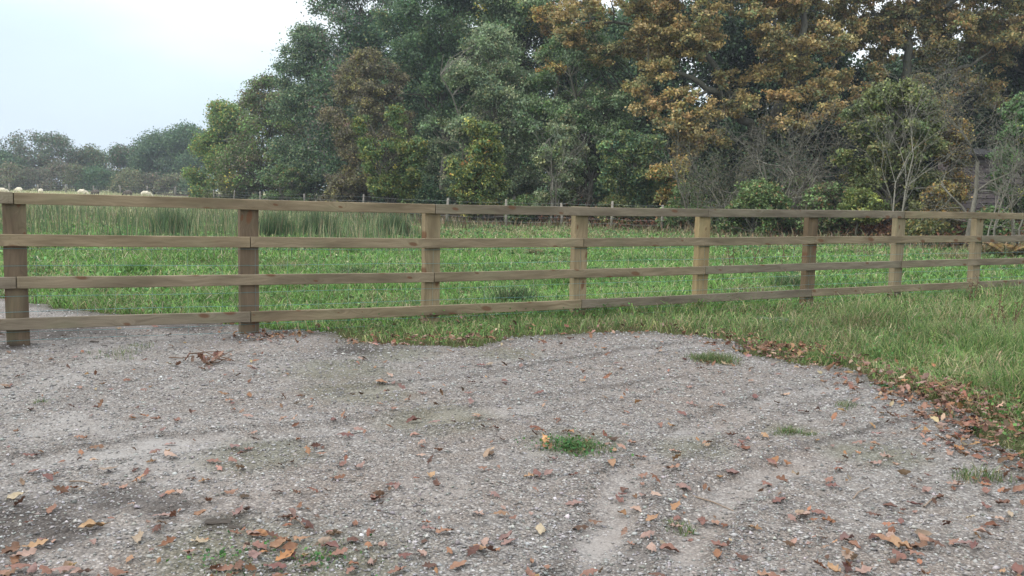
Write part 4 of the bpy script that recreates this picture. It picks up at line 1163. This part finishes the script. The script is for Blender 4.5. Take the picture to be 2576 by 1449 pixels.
LEAF_PX = [(20, 970), (580, 1012), (320, 960), (78, 1147), (238, 1130), (85, 1195), (120, 1205), (272, 1187), (40, 1252), (430, 1155), (445, 1065), (590, 1130), (585, 1168),
 (450, 1240), (235, 1328), (130, 1285), (350, 1352), (410, 1300), (500, 1362), (60, 1395), (45, 1430), (115, 1440), (600, 1290), (730, 1395), (690, 1430), (880, 1440), (560, 1425),
 (890, 1362), (940, 1255), (990, 1222), (775, 1325), (840, 1060), (905, 1078), (870, 1105), (1060, 1118), (1040, 1055), (990, 1033), (1200, 1048), (1185, 1015), (1180, 992), (1270, 965),
 (1355, 995), (1210, 922), (960, 968), (905, 1172), (1060, 1145), (1215, 1178), (1097, 1220), (1085, 1197), (1000, 1228), (950, 1253), (1245, 1245), (1205, 1292), (1290, 1305), (1120, 1335),
 (1360, 1335), (1500, 1308), (1272, 1352), (1210, 1378), (1280, 1360), (1220, 1365), (1060, 1390), (1190, 1390), (1480, 1440), (1350, 1195), (1380, 1190), (1330, 1195), (1445, 1270),
 (1540, 1165), (1390, 1155), (1650, 1250), (1560, 1250), (1570, 1220), (1600, 1277), (1705, 1297), (1700, 1318), (1640, 1310), (1800, 1307), (1810, 1380), (1640, 1385), (1685, 1375),
 (1845, 1190), (1930, 1215), (1960, 1260), (2085, 1212), (2095, 1225), (2200, 1170), (2230, 1155), (2255, 1175), (2200, 1298), (2240, 1275), (2400, 1225), (2480, 1280), (2560, 1240),
 (2130, 1360), (2150, 1375), (2250, 1370), (2230, 1365), (2310, 1380), (2300, 1400), (2400, 1370), (2420, 1375), (2450, 1385), (2130, 1430), (2100, 1440), (2170, 1440), (2560, 1440),
 (2420, 1095), (2480, 1080), (2020, 1040), (1890, 960), (1810, 1025), (1900, 1003), (1820, 990), (1780, 1115), (1590, 1115), (1660, 1075), (1715, 1045), (1740, 1020), (1925, 1100),
 (655, 1375), (640, 1345), (700, 1375), (760, 1360), (830, 1375), (850, 1395), (640, 1400), (600, 1420), (780, 1420), (300, 1440), (160, 1440), (25, 1385), (90, 1370), (10, 1440),
 (2240, 1355), (2275, 1385), (2260, 1400), (2330, 1365), (2480, 1245), (2520, 1275), (2540, 1300), (2330, 1240), (2300, 1270), (1720, 1225), (1690, 1180), (2060, 1290), (2020, 1300)]
big = {(1360, 1335): 4, (2250, 1370): 1, (235, 1328): 1, (40, 1252): 4, (350, 1352): 4, (2130, 1360): 2, (2560, 1240): 1, (272, 1187): 4, (1120, 1335): 1, (1540, 1165): 1}
rl = random.Random(99)
spots = []
for q in LEAF_PX:
    x, y = on_ground(*q); spots.append((x, y, big.get(q), rl.uniform(.075, .11) * (1.15 if q in big else 1)))
tries = 0
while len(spots) < 296:
    u = rl.random(); d = 2.55 * (7.5 / 2.55) ** (u ** 1.25); a = R(33) * rl.uniform(-1, 1)
    x, y = d * math.sin(a), d * math.cos(a)
    if in_yard(np.array([x]), np.array([y]))[0]: spots.append((x, y, None, rl.uniform(.04, .095)))
special = {4: 'pale tan', 1: 'orange'}
cards = {(1360, 1335): 'largest pale tan oak leaf, lying alone low in the middle of the gravel', (2250, 1370): 'largest crumpled orange oak leaf of the heap low on the right',
         (235, 1328): 'folded orange leaf beside the dark damp patch low on the left', (40, 1252): 'yellowish tan leaf near the left edge above the dark damp patch',
         (350, 1352): 'long tan leaf right of the folded orange one low on the left', (2560, 1240): 'bright orange curled leaf at the right edge of the gravel',
         (272, 1187): 'pale tan leaf lying alone on the smooth pale gravel at left', (1540, 1165): 'orange curled leaf just right of the central weed tuft'}
for k, (x, y, mi, s) in enumerate(spots):
    plainm = rl.choices([0, 1, 2, 3, 4], [5, 2.4, 5, 2.4, .5])[0]
    si = rl.randrange(len(shapes)); mi = plainm if mi is None else mi
    o = bpy.data.objects.new('fallen_leaf', leaf_me[si, mi]); COL.objects.link(o)
    fl = 1 if rl.random() < .65 else -1
    z = float(yard_z(np.array([x]), np.array([y]))[0])
    o.rotation_euler = (rl.uniform(-.2, .2) + (math.pi if fl < 0 else 0), rl.uniform(-.18, .18), rl.uniform(0, 6.28))
    s *= .88; o.scale = (s, s * rl.uniform(.8, 1.1), s * rl.uniform(.6, 1.2))
    o.location = (x, y, z + (.010 if fl > 0 else .028 * s / .1 + .006))
    key = LEAF_PX[k] if k < len(LEAF_PX) else None
    if key in cards: tag(o, cards[key], 'leaf', 'fallen leaves on the gravel')
    else: tag(o, f'{LM[mi][1]} curled dead leaf lying on the gravel yard', 'leaf', f'{LM[mi][1]} fallen leaves on the gravel')
# the drifts along the verge and the small far ones as one mass
def litter():
    r = np.random.default_rng(61)
    xs_, ys_ = [], []
    E = np.array(EDGE); seg = np.hypot(*(E[1:] - E[:-1]).T)
    def along(px0, px1, n, sd, off):
        k = [i for i, p in enumerate(EDGE_PX) if px0 <= p[0] <= px1]
        for _ in range(n):
            i = r.choice(k[:-1]); t = r.uniform(); p = E[i] * (1 - t) + E[i + 1] * t
            xs_.append(p[0] + r.normal(0, sd)); ys_.append(p[1] + off + r.normal(0, sd))
    along(1850, 2900, 430, .2, .14); along(890, 1200, 120, .13, .05); along(1200, 1850, 110, .2, .05); along(300, 850, 90, .25, 0); along(1850, 2200, 130, .16, .25)
    along(2200, 2700, 420, .3, .3)
    for cx_, cy_, n_, s_ in ((2480, 1010, 170, .25), (1960, 885, 120, .2), (2420, 1000, 200, .2), (740, 1400, 26, .2), (1430, 1110, 26, .16), (1810, 912, 25, .1), (1150, 820, 30, .3), (680, 845, 40, .15)):
        x_, y_ = on_ground(cx_, cy_)
        xs_.extend(r.normal(x_, s_, n_)); ys_.extend(r.normal(y_, s_, n_))
    x2, y2 = polar(700, 2.4, 9.8, r, 34); k = in_yard(x2, y2); xs_.extend(x2[k]); ys_.extend(y2[k])
    A = Acc()
    pal = [((.20, .105, .065), 5), ((.27, .15, .08), 3), ((.28, .18, .14), 4), ((.11, .065, .045), 4), ((.36, .27, .18), .7)]
    cols = pick_cols(pal, len(xs_), r, .2)
    for i, (x, y) in enumerate(zip(xs_, ys_)):
        V, Fc = shapes[r.integers(len(shapes))]
        s = r.uniform(.025, .08)
        m = np.array(Euler((r.normal(0, .35) + (math.pi if r.random() < .4 else 0), r.normal(0, .35), r.uniform(0, 6.28))).to_matrix())
        on_y = bool(in_yard(np.array([x]), np.array([y]))[0])
        z = float(yard_z(np.array([x]), np.array([y]))[0]) if on_y else float(ground_h(x, y)) + r.uniform(.005, .07)
        W_ = (V * s) @ m.T
        A.add(W_ + np.array([x, y, z + .006 - W_[:, 2].min()]), Fc, cols[i])
    return A.mesh('leaf_litter', M_LITTER, True)
tag(link('leaf_litter', litter()), kind='stuff')

# ------------------------------------------------------------------ weeds and other small things on the yard
WG = [((.085, .145, .05), 5), ((.13, .19, .07), 4), ((.24, .22, .12), 3)]
def weed(px, py, rad, n, h, label, leafy=0, name='weed_tuft', pal=WG):
    o = clump(name, px, py, rad, n, h, pal, label, 'weed', 'weeds growing through the gravel', .004, (.2, 1.1), ragged=True)
    if leafy:
        r = np.random.default_rng(int(px)); a = r.uniform(0, 6.28, leafy); q = rad * .5 * np.abs(r.normal(0, 1, leafy))
        P = np.stack([q * np.cos(a), q * np.sin(a), r.uniform(.008, h * .55, leafy)], 1)
        V, Fc = leaves(P, np.full(leafy, .017), r, aspect=.8, fold=.1, upbias=1.3)
        link('leaves', np_mesh('leaves', V, Fc, M_GRASS, np.repeat(pick_cols([((.05, .14, .045), 4), ((.08, .19, .05), 3)], leafy, r), 4, 0)), o)
weed(1430, 1122, .24, 550, .09, 'largest green weed tuft in the middle of the gravel with brown leaves caught in it', 420)
weed(1992, 1085, .13, 420, .06, 'small grassy tuft alone right of the middle of the gravel')
weed(1800, 908, .25, 900, .12, 'long grassy tuft just in front of the verge, nearest the fence')
weed(2465, 1205, .14, 160, .12, 'thin upright grass tuft near the right edge of the gravel')
weed(1700, 1318, .09, 130, .05, 'small tuft beside the orange leaves low right of centre')
weed(285, 893, .22, 110, .11, 'sparse grass tuft in front of the fence between the first and second posts')
weed(350, 870, .2, 90, .08, 'fainter grass tuft right behind the sparse one near the first post')
weed(100, 1014, .05, 45, .07, 'tiny dark weed alone on the left side of the gravel')
weed(2130, 1020, .16, 110, .07, 'wispy seedling grass near the end of the wheel rut')
weed(2370, 1045, .08, 120, .08, 'pale green tuft between the leaf drift and the gravel at right')
weed(2225, 975, .1, 120, .06, 'bluish green weed at the end of the wheel rut by the verge', 120)
weed(900, 912, .16, 100, .05, 'mossy sprigs in front of the grass corner near the third post')
weed(800, 1400, .25, 170, .05, 'mossy grass among brown leaves low left of centre', 70)
weed(560, 1395, .22, 130, .045, 'mossy patch at the bottom among leaves left of centre', 50)
# taller tussocks on the right-hand verge
for px_, py_, rad_, n_, h_, lb_ in ((2200, 800, .45, 900, .38, 'pale grassy tussock right of the seventh post'), (2400, 850, .5, 1100, .34, 'lush green tussock on the right verge below the eighth post'),
        (2540, 900, .5, 1100, .45, 'tall arching tussock at the right edge of the verge'), (2080, 905, .2, 420, .16, 'bright yellow green tuft at the front of the verge'),
        (2560, 1000, .35, 800, .35, 'long grass tussock overhanging the leaf drift at the right edge'), (2290, 900, .4, 800, .26, 'brown stemmed tussock in the middle of the right verge')):
    clump('grass_tussock', px_, py_, rad_, n_, h_, G_VERGE, lb_, 'grass tussock', 'tussocks on the verge', .006, (.2, 1.0))
rt = np.random.default_rng(71)
for k in range(26):
    d_ = rt.uniform(10.5, 27); a_ = R(rt.uniform(-28, 28)); x_, y_ = d_ * math.sin(a_), d_ * math.cos(a_)
    if fence_side(x_, y_) < .6 or in_yard(np.array([x_]), np.array([y_]))[0]: continue
    n_ = 420; rad_ = rt.uniform(.18, .42); h_ = rt.uniform(.22, .42)
    V, Fc = blades(rt.normal(0, rad_ * .5, n_), rt.normal(0, rad_ * .4, n_), np.full(n_, -.02), h_ * rt.uniform(.5, 1.1, n_), np.full(n_, .009), rt.uniform(.3, 1.5, n_), rt)
    pl_ = [G_GREEN, G_STRAW, [((.07, .13, .05), 4), ((.11, .18, .07), 4), ((.24, .22, .13), 1)]][k % 3]
    o = link('grass_tussock', np_mesh('grass_tussock', V, Fc, M_GRASS, np.repeat(pick_cols(pl_, n_, rt), 6, 0))); o.location = (x_, y_, float(ground_h(x_, y_)))
    nm_ = ('light green', 'straw coloured', 'dark green')[k % 3]
    tag(o, f'{nm_} tussock of longer grass in the meadow beyond the timber fence', 'grass tussock', f'{nm_} tussocks in the meadow')
def stalks(px, py, n, h, label, cat, spread=.25, col=(.10, .06, .035)):
    r = np.random.default_rng(int(px)); cx, cy = on_ground(px, py)
    P0, P1, R0, R1 = [], [], [], []
    L_ = []
    for k in range(n):
        b = np.array([r.normal(0, spread * .4), r.normal(0, spread * .4), -.02]); d = unit(np.array([r.normal(0, .22), r.normal(0, .22), 1])); hh = h * r.uniform(.6, 1.1)
        for i in range(6):
            p, q = b + d * hh * i / 6, b + d * hh * (i + 1) / 6; P0.append(p); P1.append(q); R0.append(.0045); R1.append(.004)
            if i > 1:
                e = unit(d + r.normal(0, .6, 3)); P0.append(q); P1.append(q + e * hh * .14); R0.append(.003); R1.append(.002)
                L_ += [q + r.normal(0, .015, 3) + e * hh * .07 for _ in range(7)]
    o = link('dock_stalk', np_mesh('dock_stalk', *segs_mesh(P0, P1, np.array(R0), np.array(R1), 4), M_DOCK)); o.location = (cx, cy, float(ground_h(cx, cy)))
    tag(o, label, cat)
    V, Fc = leaves(np.array(L_), np.full(len(L_), .022), r)
    link('seed_heads', np_mesh('seed_heads', V, Fc, M_LITTER, np.repeat(pick_cols([((.12, .07, .04), 3), ((.17, .09, .05), 2)], len(L_), r), 4, 0)), o)
M_DOCK = plain('dead_stalk', (.13, .08, .05), .9)
stalks(1885, 690, 7, .75, 'dark dead dock stalks behind the fence right of the fifth post', 'dead plant', .5)
stalks(2440, 785, 2, .45, 'single pale brown seed stalk in front of the fence near the eighth post', 'dead plant', .05)
stalks(2530, 830, 5, .5, 'reddish dead dock stalks in the long grass at the right edge', 'dead plant', .25)
stalks(1960, 650, 8, .8, 'thin dead stems in the meadow just left of the sixth post', 'dead plant', .6)

# grey slate slab half hidden near the sixth post
def slab(px, py, w_, d_, h_, rz, mat, name, label, cat):
    x, y = on_ground(px, py); bm = bmesh.new(); bmesh.ops.create_cube(bm, size=1)
    for v in bm.verts: v.co = Vector((v.co.x * w_, v.co.y * d_, v.co.z * h_))
    bmesh.ops.subdivide_edges(bm, edges=bm.edges[:], cuts=3, use_grid_fill=True)
    rr = random.Random(int(px))
    for v in bm.verts: v.co += Vector((rr.uniform(-1, 1) * w_ * .05, rr.uniform(-1, 1) * d_ * .05, rr.uniform(-1, 1) * h_ * .12))
    o = bm_obj(name, bm, mat); o.location = (x, y, float(ground_h(x, y)) + h_ * .35); o.rotation_euler = (.03, .06, rz); return tag(o, label, cat)
M_SLATE = plain('slate', (.08, .078, .08), .7)
slab(1958, 800, .42, .22, .03, .4, M_SLATE, 'stone_slab', 'flat grey stone slab sunk in the grass near the sixth post', 'stone slab')
M_CLOD = plain('mud_clod', (.055, .045, .035), .95)
for px_, py_, s_, lb_ in ((548, 1312, .10, 'long dark mud clod above the bright stones low left of centre'), (238, 857, .07, 'dark mud clod on the gravel right of the first post'),
                          (262, 866, .05, 'smaller dark clod beside the one near the first post'), (590, 1322, .06, 'small dark clod right of the long mud clod')):
    slab(px_, py_, s_ * .95, s_ * .42, s_ * .22, rl.uniform(-.3, .3), M_CLOD, 'mud_clod', lb_, 'clod of earth')

# little heap of twigs and dead leaves in front of the second post
x, y = on_ground(512, 912)
tw = tag(empty('twig_heap', (x, y, float(yard_z(np.array([x]), np.array([y]))[0]))), 'small heap of dark twigs and dead leaves left of the second post', 'twigs')
r = np.random.default_rng(15)
for k in range(9):
    a = r.uniform(0, 3.14) ; c0 = np.array([r.normal(0, .08), r.normal(0, .05), .012 + .008 * k]); ln = r.uniform(.15, .4)
    dv = np.array([math.cos(a), math.sin(a) * .6, r.uniform(-.02, .25)]) * ln * .5
    pts = np.array([c0 - dv, c0 + r.normal(0, .01, 3), c0 + dv]); pts[:, 2] = np.maximum(pts[:, 2], .006)
    V, Q = tube(pts, [.005, .004, .002], 5)
    link('twig', np_mesh('twig', V, Q, M_DOCK), tw)
A = Acc()
for k in range(14):
    V, Fc = shapes[k % 8]; m = np.array(Euler((r.normal(0, .6), r.normal(0, .6), r.uniform(0, 6))).to_matrix())
    W_ = (V * r.uniform(.06, .09)) @ m.T; A.add(W_ + np.array([r.normal(.05, .07), r.normal(0, .05), .01 - W_[:, 2].min() + r.uniform(0, .04)]), Fc, pick_cols([((.12, .06, .04), 1), ((.2, .11, .08), 1)], 1, r)[0])
link('dead_leaves', A.mesh('dead_leaves', M_LITTER, True), tw)
# loose sticks
M_STICK = plain('stick', (.24, .18, .13), .85)
for px_, py_, ln_, a_, lb_ in ((2165, 1240, .22, .9, 'short pale stick lying among leaves right of centre'), (205, 1213, .12, -.2, 'short dark stick on the gravel near the left edge'),
                               (2350, 1260, .25, .8, 'thin stick lying near the leaves at lower right'), (1790, 1250, .30, -.9, 'thin pale straw stalk lying on the gravel right of centre'),
                               (745, 1310, .16, -.8, 'short grey stick beside brown leaves low left of centre')):
    x, y = on_ground(px_, py_); z = float(yard_z(np.array([x]), np.array([y]))[0])
    V, Q = tube([(-ln_ / 2, 0, .004), (0, .01, .007), (ln_ / 2, -.005, .005)], [.004, .0035, .002], 5)
    o = link('stick', np_mesh('stick', V, Q, M_STICK)); o.location = (x, y, z + .002); o.rotation_euler = (0, 0, a_); tag(o, lb_, 'stick', 'sticks on the gravel')

# ------------------------------------------------------------------ thin damp air
M_HAZE = bpy.data.materials.new('damp_air'); M_HAZE.use_nodes = True
t = M_HAZE.node_tree; t.nodes.clear()
o_ = t.nodes.new('ShaderNodeOutputMaterial'); v_ = t.nodes.new('ShaderNodeVolumePrincipled')
v_.inputs['Color'].default_value = (.80, .88, 1.0, 1); v_.inputs['Density'].default_value = .0006; v_.inputs['Anisotropy'].default_value = .2
t.links.new(v_.outputs[0], o_.inputs['Volume'])
bm = bmesh.new(); box(bm, -400, 400, -60, 520, -1.3, 30)
tag(bm_obj('haze', bm, M_HAZE), kind='stuff')
